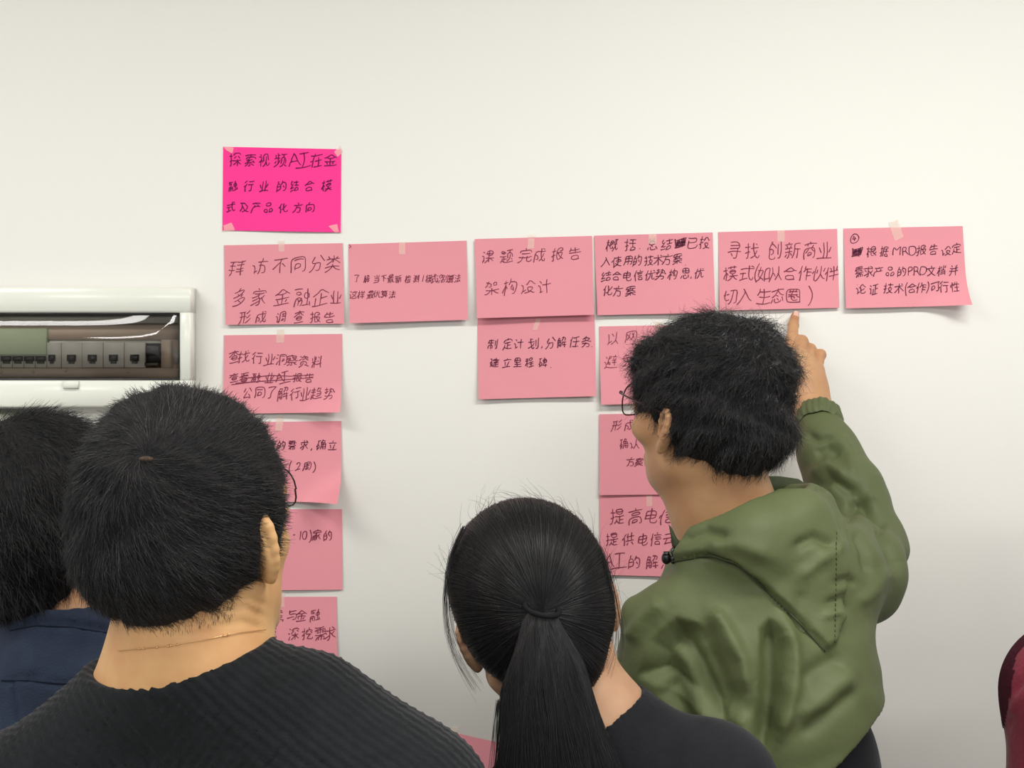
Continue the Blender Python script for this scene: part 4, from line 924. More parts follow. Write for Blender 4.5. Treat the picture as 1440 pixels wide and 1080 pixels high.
def prisms(name, m, parent, P, rad, rs, tip=.25):
    n, k, _ = P.shape
    T = np.gradient(P, axis=1); T /= np.linalg.norm(T, axis=2)[:, :, None] + 1e-12
    ref = rs.normal(0, 1, (n, 1, 3)) * np.ones((1, k, 1))
    A = np.cross(T, ref); A /= np.linalg.norm(A, axis=2)[:, :, None] + 1e-12
    B = np.cross(T, A)
    r = (rad * np.linspace(1, tip, k))[None, :, None] * rs.uniform(.7, 1.3, (n, 1, 1))
    V = np.stack([P + r * (A * math.cos(a) + B * math.sin(a)) for a in (0, 2.094, 4.189)], 2)  # n,k,3,3
    idx = np.arange(n * k * 3).reshape(n, k, 3)
    Q = []
    for c in range(3):
        c2 = (c + 1) % 3
        Q.append(np.stack([idx[:, :-1, c], idx[:, :-1, c2], idx[:, 1:, c2], idx[:, 1:, c]], -1).reshape(-1, 4))
    return make_mesh(name, V.reshape(-1, 3), np.concatenate(Q), m, parent, True, kind='stuff')

def sample_on(V, Q, n, seed, mask=None):
    rs = np.random.RandomState(seed)
    a = np.linalg.norm(np.cross(V[Q[:, 2]] - V[Q[:, 0]], V[Q[:, 3]] - V[Q[:, 1]]), axis=1)
    c = V[Q].mean(1)
    if mask is not None: a = a * mask(c)
    i = rs.choice(len(Q), n, p=a / a.sum()); u, v = rs.rand(n, 1), rs.rand(n, 1)
    q = V[Q[i]]
    p = (1 - u) * (1 - v) * q[:, 0] + u * (1 - v) * q[:, 1] + u * v * q[:, 2] + (1 - u) * v * q[:, 3]
    N = vnormals(V, Q)
    nn = N[Q[i]].mean(1); nn /= np.linalg.norm(nn, axis=1)[:, None] + 1e-9
    return p, nn

# ------------------------------------------------------------------ body pieces
def head_frame(o, yaw, pitch=0, roll=0, S=1.0):
    """local x right, y face, z up; yaw turns the face to the right, pitch looks up, roll drops the left ear"""
    y, p, r = R(yaw), R(pitch), R(roll)
    Rm = np.array(Matrix.Rotation(-y, 3, 'Z') @ Matrix.Rotation(p, 3, 'X') @ Matrix.Rotation(-r, 3, 'Y'))
    return dict(o=np.array(o, float), R=Rm, S=S)
def L2W(h, p): return h['o'] + h['S'] * (np.asarray(p, float) @ h['R'].T)

def lell(h, c, r, Rl=None):
    Rm = h['R'] if Rl is None else h['R'] @ Rl
    return ell(L2W(h, c), np.array(r, float) * np.ones(3) * h['S'], Rm)
def lcap(h, a, b, ra, rb=None):
    return cap(L2W(h, a), L2W(h, b), ra * h['S'], (ra if rb is None else rb) * h['S'])

def head_prims(f, h):
    jw, jy, jz = h.get('jaw', (1, 1, 1))
    f.add(lell(h, (0, -.003, .036), (.073, .087, .086)), 0)
    f.add(lell(h, (0, .034 * jy, -.020 * jz), (.060 * (.5 + .5 * jw), .058, .082 * jz)), .02)
    f.add(lcap(h, (-.050 * jw, .005, -.040), (-.016, .070 * jy, -.086 * jz), .020, .016), .02)
    f.add(lcap(h, (.050 * jw, .005, -.040), (.016, .070 * jy, -.086 * jz), .020, .016), .02)
    f.add(lell(h, (0, .076 * jy, -.088 * jz), (.020, .016, .015)), .015)                 # chin
    f.add(lcap(h, (0, .092, .022), (0, .108, -.016), .006, .010), .010)        # nose
    f.add(lell(h, (-.011, .098, -.019), (.008, .009, .007)), .006)
    f.add(lell(h, (.011, .098, -.019), (.008, .009, .007)), .006)
    f.add(lcap(h, (-.036, .083, .032), (.036, .083, .032), .009), .012)        # brow
    for s in (-1, 1):
        f.sub(lell(h, (s * .031, .100, .014), (.017, .014, .011)), .010)
        f.add(lell(h, (s * .031, .080, .013), (.014, .0125, .0115)), .003)     # lids
        f.add(lell(h, (s * .050 * h.get('cheek', 1), .054, -.008), (.016, .020, .016)), .02)       # cheek bone
    f.add(lcap(h, (-.018, .092 * (.4 + .6 * jy), -.047), (.018, .092 * (.4 + .6 * jy), -.047), .0055), .004)
    f.add(lcap(h, (-.015, .091 * (.4 + .6 * jy), -.056), (.015, .091 * (.4 + .6 * jy), -.056), .006), .004)

def ear_mesh(h, side, flare=28, S=1.0):
    """outer ear around the canal; local ear frame: y back, z up, x outward"""
    f = Field((-.022, -.036, -.046), (.034, .036, .046), .0014)
    f.add(ell((.005, .003, .003), (.006, .0165, .030)), 0)
    helix = [(.008, -.010, -.002), (.010, -.013, .010), (.0115, -.009, .021), (.0125, -.001, .0285), (.013, .008, .0300), (.0135, .0145, .0245), (.0135, .0165, .015), (.013, .0165, .004), (.012, .0145, -.006), (.011, .011, -.014), (.0095, .006, -.021)]
    for c in polycap(helix, [.0028, .003, .0033, .0035, .0036, .0036, .0035, .0034, .0034, .0036, .0042]): f.add(c, .006)
    f.add(ell((.008, .001, -.022), (.005, .0085, .0095)), .007)
    for c in polycap([(.010, .004, .020), (.012, .008, .006), (.009, .002, -.010)], .0028): f.add(c, .004)
    f.add(ell((.006, -.011, -.006), (.005, .004, .006)), .004)                # tragus
    f.sub(ell((.012, -.002, -.002), (.009, .0075, .010)), .003)
    f.sub(ell((.010, -.002, .000), (.016, .004, .005)), .002)
    f.add(cap((-.015, -.002, 0), (.003, .000, 0), .012, .011), .006)          # root towards the skull
    f.sub(ell((.013, -.003, -.001), (.008, .006, .008)), .003)
    V, Q = f.mesh()
    a = R(flare)
    # flare: rotate about z so the back edge swings outward
    x, y = V[:, 0] * math.cos(a) + V[:, 1] * math.sin(a), -V[:, 0] * math.sin(a) + V[:, 1] * math.cos(a)
    t = R(10)
    z = V[:, 2] * math.cos(t) - y * math.sin(t); y2 = V[:, 2] * math.sin(t) + y * math.cos(t)
    L = np.stack([x * S, -y2 * S, z * S], 1)        # ear back = head -y
    L[:, 0] = L[:, 0] + .069
    if side < 0:
        L[:, 0] = -L[:, 0]
    else:
        Q = Q[:, ::-1]
    # the y flip mirrored once already
    L[:, 2] += -.002
    return L2W(h, L), Q

def hand_mesh(J, r=1.0, h=.0017):
    """J: dict wrist, fore (a point up the forearm), fingers: list of joint lists from knuckle to tip, thumb list"""
    allp = [J['wrist'], J['fore']] + [p for fg in J['fingers'] for p in fg] + list(J['thumb'])
    lo = np.min(allp, 0) - .035; hi = np.max(allp, 0) + .035
    f = Field(lo, hi, h)
    w, fo = np.array(J['wrist']), np.array(J['fore'])
    side = np.array(J['fingers'][3][0]) - np.array(J['fingers'][0][0]); side /= np.linalg.norm(side)
    for s in (-1, 1): f.add(cap(fo + side * s * .012, w + side * s * .012, .024 * r, .0175 * r), .02)
    rad = [(.0088, .0080, .0073, .0062), (.0090, .0082, .0074, .0063), (.0086, .0077, .0070, .0060), (.0076, .0068, .0062, .0054)]
    kn = [np.array(fg[0]) for fg in J['fingers']]
    for i, k in enumerate(kn):
        f.add(cap(w + side * (i - 1.5) * .009, k, .0165 * r, .0112 * r), .012)
        if i < 3: f.add(cap((w * .4 + k * .6), (w * .4 + kn[i + 1] * .6), .012 * r), .01)
    for i, fg in enumerate(J['fingers']):
        g = Field(lo, hi, h) if False else f
        for j in range(len(fg) - 1): g.add(cap(fg[j], fg[j + 1], rad[i][j] * r, rad[i][j + 1] * r), .0035 if j else .005)
        for j in (1,): g.add(ell(fg[j], rad[i][j] * 1.08 * r), .003)
    t = J['thumb']; tr = (.013, .0105, .0095, .0075)
    for j in range(len(t) - 1): f.add(cap(t[j], t[j + 1], tr[j] * r, tr[j + 1] * r), .007)
    return f.mesh()

def join(*ms):
    V = []; Q = []; n = 0
    for v, q in ms: V.append(v); Q.append(q + n); n += len(v)
    return np.concatenate(V), np.concatenate(Q)

def torso_prims(b, e=0.0, arms=True):
    """trunk and arms of a figure b, inflated by e; returns (prim, k) list"""
    yaw = R(b['yaw']); rt = np.array([math.cos(yaw), -math.sin(yaw), 0]); fw = np.array([math.sin(yaw), math.cos(yaw), 0])
    Rm = np.array([[rt[0], fw[0], 0], [rt[1], fw[1], 0], [0, 0, 1.0]])
    L, Rr, nk, pv = (np.array(b[k], float) for k in ('shl', 'shr', 'neck', 'pelvis'))
    mid = (L + Rr) / 2; w = np.linalg.norm(L - Rr) / 2; up = nk - pv; H = up[2]
    P = []
    P.append((cap(L, Rr, .052 + e, .052 + e), .03))
    P.append((cap(nk, L * .8 + mid * .2, .050 + e, .050 + e), .05)); P.append((cap(nk, Rr * .8 + mid * .2, .050 + e, .050 + e), .05))
    ch = mid + (pv - mid) * .28
    P.append((ell(ch + fw * .01, (w * .90 + e, .105 + e, H * .28 + e), Rm), .04))
    P.append((ell(mid + (pv - mid) * .6, (w * .74 + e, .098 + e, H * .28 + e), Rm), .04))
    P.append((ell(pv, (w * .86 + e, .108 + e, .11 + e), Rm), .04))
    if arms:
        for s, sh in (('l', L), ('r', Rr)):
            el, wr = np.array(b['el' + s], float), np.array(b['wr' + s], float)
            P.append((cap(sh, el, .050 + e, .040 + e), .03)); P.append((cap(el, wr, .038 + e, .026 + e), .02))
    return P
def leg_prims(b, e=0.0):
    yaw = R(b['yaw']); rt = np.array([math.cos(yaw), -math.sin(yaw), 0]); fw = np.array([math.sin(yaw), math.cos(yaw), 0])
    pv = np.array(b['pelvis'], float); P = []
    Rm = np.array([[rt[0], fw[0], 0], [rt[1], fw[1], 0], [0, 0, 1.0]])
    P.append((ell(pv, (.150 + e, .108 + e, .11 + e), Rm), .04))
    for s in (-1, 1):
        hp = pv + rt * .085 * s - np.array([0, 0, .05]); kn = np.array([*(pv + rt * .09 * s + fw * .015)[:2], pv[2] * .52]); an = np.array([*(pv + rt * .095 * s)[:2], .09])
        P.append((cap(hp, kn, .078 + e, .055 + e), .03)); P.append((cap(kn, an, .052 + e, .038 + e), .02))
    return P
def block(prims, h, pad=.03, lo=None, hi=None):
    a = np.min([p[0][0] for p in prims], 0) - pad; b = np.max([p[0][1] for p in prims], 0) + pad
    if lo is not None: a = np.maximum(a, lo)
    if hi is not None: b = np.minimum(b, hi)
    f = Field(a, b, h)
    for p, k in prims: f.add(p, k)
    return f

def relaxed_hand(wr, el, yaw, side):
    """hand hanging from the wrist, slightly curled"""
    wr, el = np.array(wr, float), np.array(el, float)
    d = wr - el; d /= np.linalg.norm(d)
    y = R(yaw); fw = np.array([math.sin(y), math.cos(y), 0]); fw = fw - d * d.dot(fw); fw /= np.linalg.norm(fw)
    inn = np.cross(d, fw) * (1 if side > 0 else -1)
    rt = np.array([math.cos(y), -math.sin(y), 0]); inn = -rt * side; inn = inn - d * d.dot(inn); inn /= np.linalg.norm(inn)
    F = []
    for i, (L0, off) in enumerate(((.088, .028), (.092, .009), (.086, -.010), (.078, -.028))):
        k = wr + d * L0 + fw * off
        l1, l2, l3 = [(.040, .024, .02), (.044, .027, .021), (.040, .025, .02), (.032, .019, .018)][i]
        c = .25 + .12 * i
        j1 = k + (d * math.cos(c) + inn * math.sin(c)) * l1; c2 = c * 2.2
        j2 = j1 + (d * math.cos(c2) + inn * math.sin(c2)) * l2; c3 = c * 2.9
        F.append([k, j1, j2, j2 + (d * math.cos(c3) + inn * math.sin(c3)) * l3])
    t0 = wr + d * .018 + fw * .020; t1 = wr + d * .045 + fw * .040 + inn * .012; t2 = wr + d * .075 + fw * .048 + inn * .02; t3 = wr + d * .100 + fw * .044 + inn * .024
    return hand_mesh(dict(wrist=wr, fore=wr - d * .06, fingers=F, thumb=[t0, t1, t2, t3]), h=.0026)

def shoes(b, parent):
    yaw = R(b['yaw']); rt = np.array([math.cos(yaw), -math.sin(yaw), 0]); fw = np.array([math.sin(yaw), math.cos(yaw), 0])
    pv = np.array(b['pelvis'], float)
    for s in (-1, 1):
        an = np.array([*(pv + rt * .095 * s)[:2], .09])
        f = Field(an - [.26, .26, .088], an + [.26, .26, .09], .006)
        hl = np.array([*(an - fw * .03)[:2], .045]); toe = np.array([*(an + fw * .16)[:2], .032])
        f.add(cap(hl, toe, .042, .032), 0); f.add(cap(an + [0, 0, .0], hl, .046, .045), .03)
        f.add(cap([*(hl + rt * .0)[:2], .02], [*(toe + fw * .01)[:2], .02], .040, .036), .01)
        f.cut((0, 0, .0035), (0, 0, -1))
        V, Q = f.mesh(); make_mesh('shoe', V, Q, M['shoe'], parent)

def glasses(h, parent, temples=True):
    e = MB()
    def lens_ring(s):
        c = np.array([s * .034, .104, .008]); P = []
        for k in range(21):
            t = 2 * math.pi * k / 20
            x = math.copysign(abs(math.cos(t)) ** .7, math.cos(t)) * .0265; z = math.copysign(abs(math.sin(t)) ** .75, math.sin(t)) * .0205
            if z < 0: x *= .93
            P.append(c + [x, -.010 * (abs(s * .034 + x) / .06) ** 2, z])
        return [L2W(h, p) for p in P], c
    rings = []
    for s in (-1, 1):
        P, c = lens_ring(s); e.tube(P, .0009 * h['S'], 6, cap=False); rings.append(P)
    e.tube([L2W(h, p) for p in ((-.009, .104, .012), (0, .106, .015), (.009, .104, .012))], .001 * h['S'], 6)
    g = e.build('spectacles', M['frame'], parent, smooth=True)
    for P in rings:
        Pn = np.array(P[:-1]); c = Pn.mean(0)
        V = [c] + list(Pn); T = [(0, 1 + i, 1 + (i + 1) % 20) for i in range(20)]
        make_mesh('lens', V, np.array(T), M['lens'], g)
    for s in ((-1, 1) if temples else (-1,)):
        b = MB(); b.tube([L2W(h, p) for p in ((s * .0605, .096, .018), (s * .069, .092, .018), (s * .0745, .07, .017), (s * .079, .01, .014), (s * .078, -.006, .006), (s * .075, -.018, -.018))], .0011 * h['S'], 6)
        b.ball(L2W(h, (s * .0635, .096, .018)), .0022 * h['S'], 8, 5)
        b.build('temple', M['frame'], g, smooth=True)
    return g

def eyes(h, parent):
    for s in (-1, 1):
        b = MB(); b.ball(L2W(h, (s * .031, .0835, .013)), .0112 * h['S'], 10, 7)
        o = b.build('eye', M['eye'], parent, smooth=True)
        b = MB(); b.ball(L2W(h, (s * .031, .0915, .0125)), .0045 * h['S'], 8, 6)
        b.build('iris', M['shoe'], o, smooth=True)

def hair_field(h, el, subs, hh=.0035, warp=None, extra=(), k=.02):
    """hair mass around the skull: ellipsoids in head coordinates minus face, ears, nape"""
    pr = [(lell(h, c, r), k) for c, r in el] + list(extra)
    f = block(pr, hh, .02)
    if warp: f.wave(warp)
    for c, r in subs: f.sub(lell(h, c, r), .006)
    return f

# ------------------------------------------------------------------ people
def tangent(N, D):
    T = D - N * (D * N).sum(1)[:, None]
    return T / (np.linalg.norm(T, axis=1)[:, None] + 1e-9)

def make_patch(V, Q, poly, lift, name, m, parent, label=None):
    U = to_px(V); N = vnormals(V, Q)
    c = U[Q].mean(1); nn = N[Q][:, :, 1].mean(1)
    sel = Q[inside(c, poly) & (nn < .15)]
    ids, inv = np.unique(sel.ravel(), return_inverse=True)
    return make_mesh(name, V[ids] + N[ids] * lift, inv.reshape(-1, 4), m, parent, True, label=label)

def body_mesh(b, h, skin, parent, neck_r=(.052, .056), ears=(), hands=True, head_h=.004, extra_blocks=(), neck_via=None, ear_s=1.0, flare=28):
    blocks = []
    nk = np.array(b['neck'], float)
    o = h['o']; base = L2W(h, (0, -.022, -.035)); S = h['S']
    lo = np.minimum(o - .16 * S, nk - .17); hi = np.maximum(o + .165 * S, nk + .17)
    lo[2] = nk[2] - .11; hi[2] = (o + h['R'] @ np.array([0, 0, .13]) * S)[2] + .04
    f = Field(lo, hi, head_h)
    head_prims(f, h)
    pts = [base] + ([np.array(neck_via)] if neck_via is not None else []) + [nk]
    rr = np.linspace(neck_r[0], neck_r[1], len(pts))
    for c in polycap(pts, list(rr)): f.add(c, .025)
    f.add(cap(L2W(h, (0, .02, -.05)), nk + (L2W(h, (0, .02, 0)) - L2W(h, (0, 0, 0))), .040 * S, .045), .03)
    for p, k in torso_prims(b, b.get('skin_e', -.004), False)[:4]: f.add(p, k)
    blocks.append(f.mesh())
    low = block([(p, k) for p, k in torso_prims(b, -.012)] + leg_prims(b, -.012), .010)
    blocks.append(low.mesh())
    for s in ears: blocks.append(ear_mesh(h, s, flare, ear_s * S))
    if hands:
        for s, k in ((-1, 'l'), (1, 'r')):
            if ('hand' + k) in b: continue
            blocks.append(relaxed_hand(b['wr' + k], b['el' + k], b['yaw'], s))
    blocks += list(extra_blocks)
    V, Q = join(*blocks)
    o_ = make_mesh('body', V, Q, M[skin], parent)
    return o_, blocks

def trousers_and_shoes(b, parent):
    f = block(leg_prims(b, .014), .010)
    f.cut((0, 0, .075), (0, 0, -1)); f.cut((0, 0, b['pelvis'][2] + .10), (0, 0, 1))
    V, Q = f.mesh(); make_mesh('trousers', V, Q, M['trousers'], parent)
    shoes(b, parent)

def hang(b, s, el_d=(0.02, 0.03, -.27), wr_d=(0.0, .06, -.24)):
    sh = np.array(b['sh' + s]); sg = 1 if s == 'r' else -1
    el = sh + np.array([el_d[0] * sg, el_d[1], el_d[2]]); b['el' + s] = el
    b['wr' + s] = el + np.array([wr_d[0] * sg, wr_d[1], wr_d[2]])

# ======================= the person with short hair and black knit sweater
def knit_person():
    d = 1.50
    h = head_frame(W(270, 770, d), 30, 11, 0, 1.0); h['jaw'] = (.92, .9, .95); h['cheek'] = .80
    b = dict(yaw=16, neck=W(262, 938, d), shl=W(-40, 1150, 1.55), shr=W(575, 1140, 1.46), skin_e=-.006)
    b['pelvis'] = np.array([-.285, d - CAM_D + .01, .86]); hang(b, 'l'); hang(b, 'r')
    e = empty('person', (b['pelvis'][0], b['pelvis'][1], 0), 'person with cropped black hair, thin necklace and black knit sweater, seen from behind', 'person', 'people looking at the cards')
    body, bl = body_mesh(b, h, 'skin', e, (.057, .060), ears=(1, -1), head_h=.003, ear_s=.98, flare=60)
    V, Q = bl[0]
    # creases at the side of the neck and the thin necklace
    V = sculpt(V, Q, [('line', [(318, 858), (345, 853), (372, 868)], 4, -.0022), ('line', [(330, 845), (352, 840), (374, 852)], 3.5, -.002),
                      ('line', [(300, 882), (340, 874), (372, 884)], 4, -.0018), ('line', [(250, 893), (300, 889), (330, 884)], 4, -.0010),
                      ('line', [(356, 740), (360, 770), (366, 800)], 6, -.001)])
    n0 = len(V); me = body.data; co = np.empty(len(me.vertices) * 3, np.float32); me.vertices.foreach_get('co', co)
    co = co.reshape(-1, 3); co[:n0] = V; me.vertices.foreach_set('co', co.ravel()); me.update()
    P = surf_tube(V, Q, [(168, 915), (200, 912), (240, 908), (290, 899), (335, 890), (372, 886)], .00035, 'necklace', M['gold'], e, lift=.0013)
    bd = MB()
    for t in (.15, .17, .27, .34, .36, .40, .72, .75):
        bd.ball(P[int(t * (len(P) - 1))], .0011, 8, 5)
    bd.build('bead', M['gold'], e, smooth=True)
    eyes(h, e)
    # sweater
    pr = torso_prims(b, .0085)
    pr.append((cap(W(430, 1020, 1.49), W(568, 1130, 1.47), .0655, .068), .03))
    f = block(pr, .0033, .03, lo=(-.62, -1.3, 1.0))
    f.wave(lambda X, Y, Z: .0011 * np.sin((np.abs(X + .295) * .80 - Z * .60) * 2 * math.pi / .0085))
    nkx = b['neck']
    t = R(-17)
    Rm = np.array([[math.cos(t), 0, math.sin(t)], [0, 1, 0], [-math.sin(t), 0, math.cos(t)]])
    f.sub(ell(W(252, 868, d - .025), (.108, .115, .050), Rm), .006)
    f.sub(cap(W(268, 935, d), W(275, 700, d), .062, .085), .006)
    f.cut((0, 0, 1.04), (0, 0, -1))
    lo_ = block(torso_prims(b, .0085), .008); lo_.cut((0, 0, b['pelvis'][2] - .06), (0, 0, -1)); lo_.cut((0, 0, 1.06), (0, 0, 1))
    V2, Q2 = join(f.mesh(), lo_.mesh()); make_mesh('sweater', V2, Q2, M['black_knit'], e)
    trousers_and_shoes(b, e)
    # hair
    els = [((0, -.008, .046), (.085, .102, .098)), ((0, -.052, -.002), (.066, .048, .052)), ((0, -.02, .01), (.082, .092, .055))]
    subs = [((0, .130, -.035), (.10, .085, .105)), ((.098, .010, -.004), (.034, .020, .040)), ((-.098, .010, -.004), (.034, .020, .040)), ((.085, .03, -.06), (.05, .05, .045)), ((-.085, .03, -.06), (.05, .05, .045))]
    wf = lambda X, Y, Z: (.0022 * np.sin(X * 95 + 1.3 * np.sin(Z * 70)) * np.sin(Z * 80 + Y * 60) + .0010 * np.sin(X * 260 + Z * 190) * np.sin(Z * 230 - X * 100)).astype(np.float32)
    V3, Q3 = hair_field(h, els, subs, .0035, wf).mesh()
    N3 = vnormals(V3, Q3)
    hr = make_mesh('hair', V3, Q3, M['hair_cap'], e)
    wh = W(203, 645, d - .10)
    def flow(p, n):
        v = p - wh; D = v / (np.linalg.norm(v, axis=1)[:, None] + 1e-6)
        sw = np.cross(n, D)
        return tangent(n, D + .55 * sw + np.array([.15, .2, -.1]))
    p, n = sample_on(V3, Q3, 20000, 5)
    dr = flow(p, n) + n * .22
    strands('hair_strands', M['hair'], hr, p, dr, .013, .00026, 3, .0006, 4, .12, .20, 6)
    # nape fade: tiny hairs on the neck below the hair edge
    pv, nv = sample_on(V, Q, 2600, 9, lambda c: (np.abs(to_px(c)[:, 0] - 245) < 85) & (to_px(c)[:, 1] > 800) & (to_px(c)[:, 1] < 893 - .28 * np.abs(to_px(c)[:, 0] - 240)) & (c[:, 1] < d - CAM_D))
    strands('nape_hairs', M['hair'], hr, pv, tangent(nv, np.array([[0, 0, -1.0]])) + nv * .1, .0032, .00013, 2, 0, 4, 0, .15, 8)
    # the whorl where the scalp shows through
    cw = MB(); q = np.hypot(*(to_px(V3) - np.array([204.0, 645.0])).T); qi = np.argsort(np.where(N3[:, 1] < 0, q, 1e9))[0]
    cw.ball(V3[qi] + N3[qi] * -.0006, (.0065, .0035, .0025), 12, 8)
    cw.build('scalp_whorl', M['scalp'], hr, smooth=True)
    hg = head_frame(W(266, 770, d), 29, 17, 0, .93); hg['o'] = hg['o'] + np.array([0, 0, .016])
    g = glasses(hg, e, False)
    tb = MB(); tb.tube([W(352, 768, d - .035), W(344, 786, d - .04)], .0013, 8)
    tb.build('temple_tip', M['silver'], g, smooth=True, label='pale temple tip behind the right ear')
knit_person()

# ======================= the person in the navy jacket at the left edge
def navy_person():
    d = 1.85
    h = head_frame(W(70, 750, d), 22, 8, 0, .97)
    b = dict(yaw=10, neck=W(103, 935, d), shl=W(-150, 1010, 1.87), shr=W(335, 1010, 1.83), skin_e=-.006)
    b['pelvis'] = np.array([-.475, d - CAM_D, .90]); hang(b, 'l'); hang(b, 'r')
    e = empty('person', (b['pelvis'][0], b['pelvis'][1], 0), 'person in a navy collared jacket at the left edge, partly behind the black sweater', 'person', 'people looking at the cards')
    body, bl = body_mesh(b, h, 'skin_tan', e, (.046, .048), ears=(1, -1))
    eyes(h, e)
    pr = torso_prims(b, .014)
    cz = W(100, 846, d)[2]
    f = block(pr, .005, .03)
    f.add(cap(W(100, 950, d), W(103, 838, d), .074, .069), .022)
    f.add(cap(W(100, 940, d), W(99, 892, d), .078, .0735), .006)
    f.cut((0, d - CAM_D - .07, cz + .001), (0, -.10, 1)); f.cut((0, 0, b['pelvis'][2] - .07), (0, 0, -1))
    f.sub(cap(W(100, 880, d), W(101, 800, d), .058, .064), .004)
    V, Q = f.mesh()
    V = sculpt(V, Q, [('line', [(10, 884), (60, 876), (120, 880), (178, 893)], 3.5, -.003), ('line', [(90, 868), (140, 872), (178, 884)], 6, .0025),
                      ('line', [(0, 958), (40, 958), (100, 963), (130, 962)], 4, -.0025), ('line', [(18, 965), (22, 990), (22, 1020)], 4, -.004),
                      ('poly', [(20, 958), (82, 962), (80, 970), (20, 967)], 3, .003),
                      ('line', [(100, 900), (140, 925), (150, 950)], 22, -.003), ('line', [(30, 900), (40, 950)], 20, .003)])
    make_mesh('jacket', V, Q, M['navy'], e)
    sm = MB(); surf_tube(V, Q, [(2, 957), (40, 957), (80, 961), (118, 962)], .0007, 'x', None, None, .0004, mb=sm)
    surf_tube(V, Q, [(14, 887), (50, 880), (100, 882), (176, 894)], .0007, 'x', None, None, .0004, mb=sm)
    sm.build('seam', M['navy_dark'], e, smooth=True)
    trousers_and_shoes(b, e)
    els = [((0, -.012, .044), (.085, .106, .094)), ((-.008, -.046, -.030), (.064, .054, .060)), ((0, -.02, .01), (.083, .092, .06))]
    subs = [((0, .130, -.035), (.10, .085, .105)), ((.098, .010, -.004), (.034, .020, .040)), ((-.098, .010, -.004), (.034, .020, .040)), ((.085, .03, -.06), (.05, .05, .045))]
    wf = lambda X, Y, Z: (.0020 * np.sin(X * 85 + 2 * np.sin(Z * 60)) * np.sin(Z * 90 + Y * 60)).astype(np.float32)
    V3, Q3 = hair_field(h, els, subs, .004, wf).mesh()
    hr = make_mesh('hair', V3, Q3, M['hair_cap'], e)
    p, n = sample_on(V3, Q3, 11000, 15)
    D = np.array([[.35, .1, -.9]])
    strands('hair_strands', M['hair'], hr, p, tangent(n, D + 0 * n) + n * .35, .018, .0003, 3, .001, 4, .1, .28, 16)
navy_person()

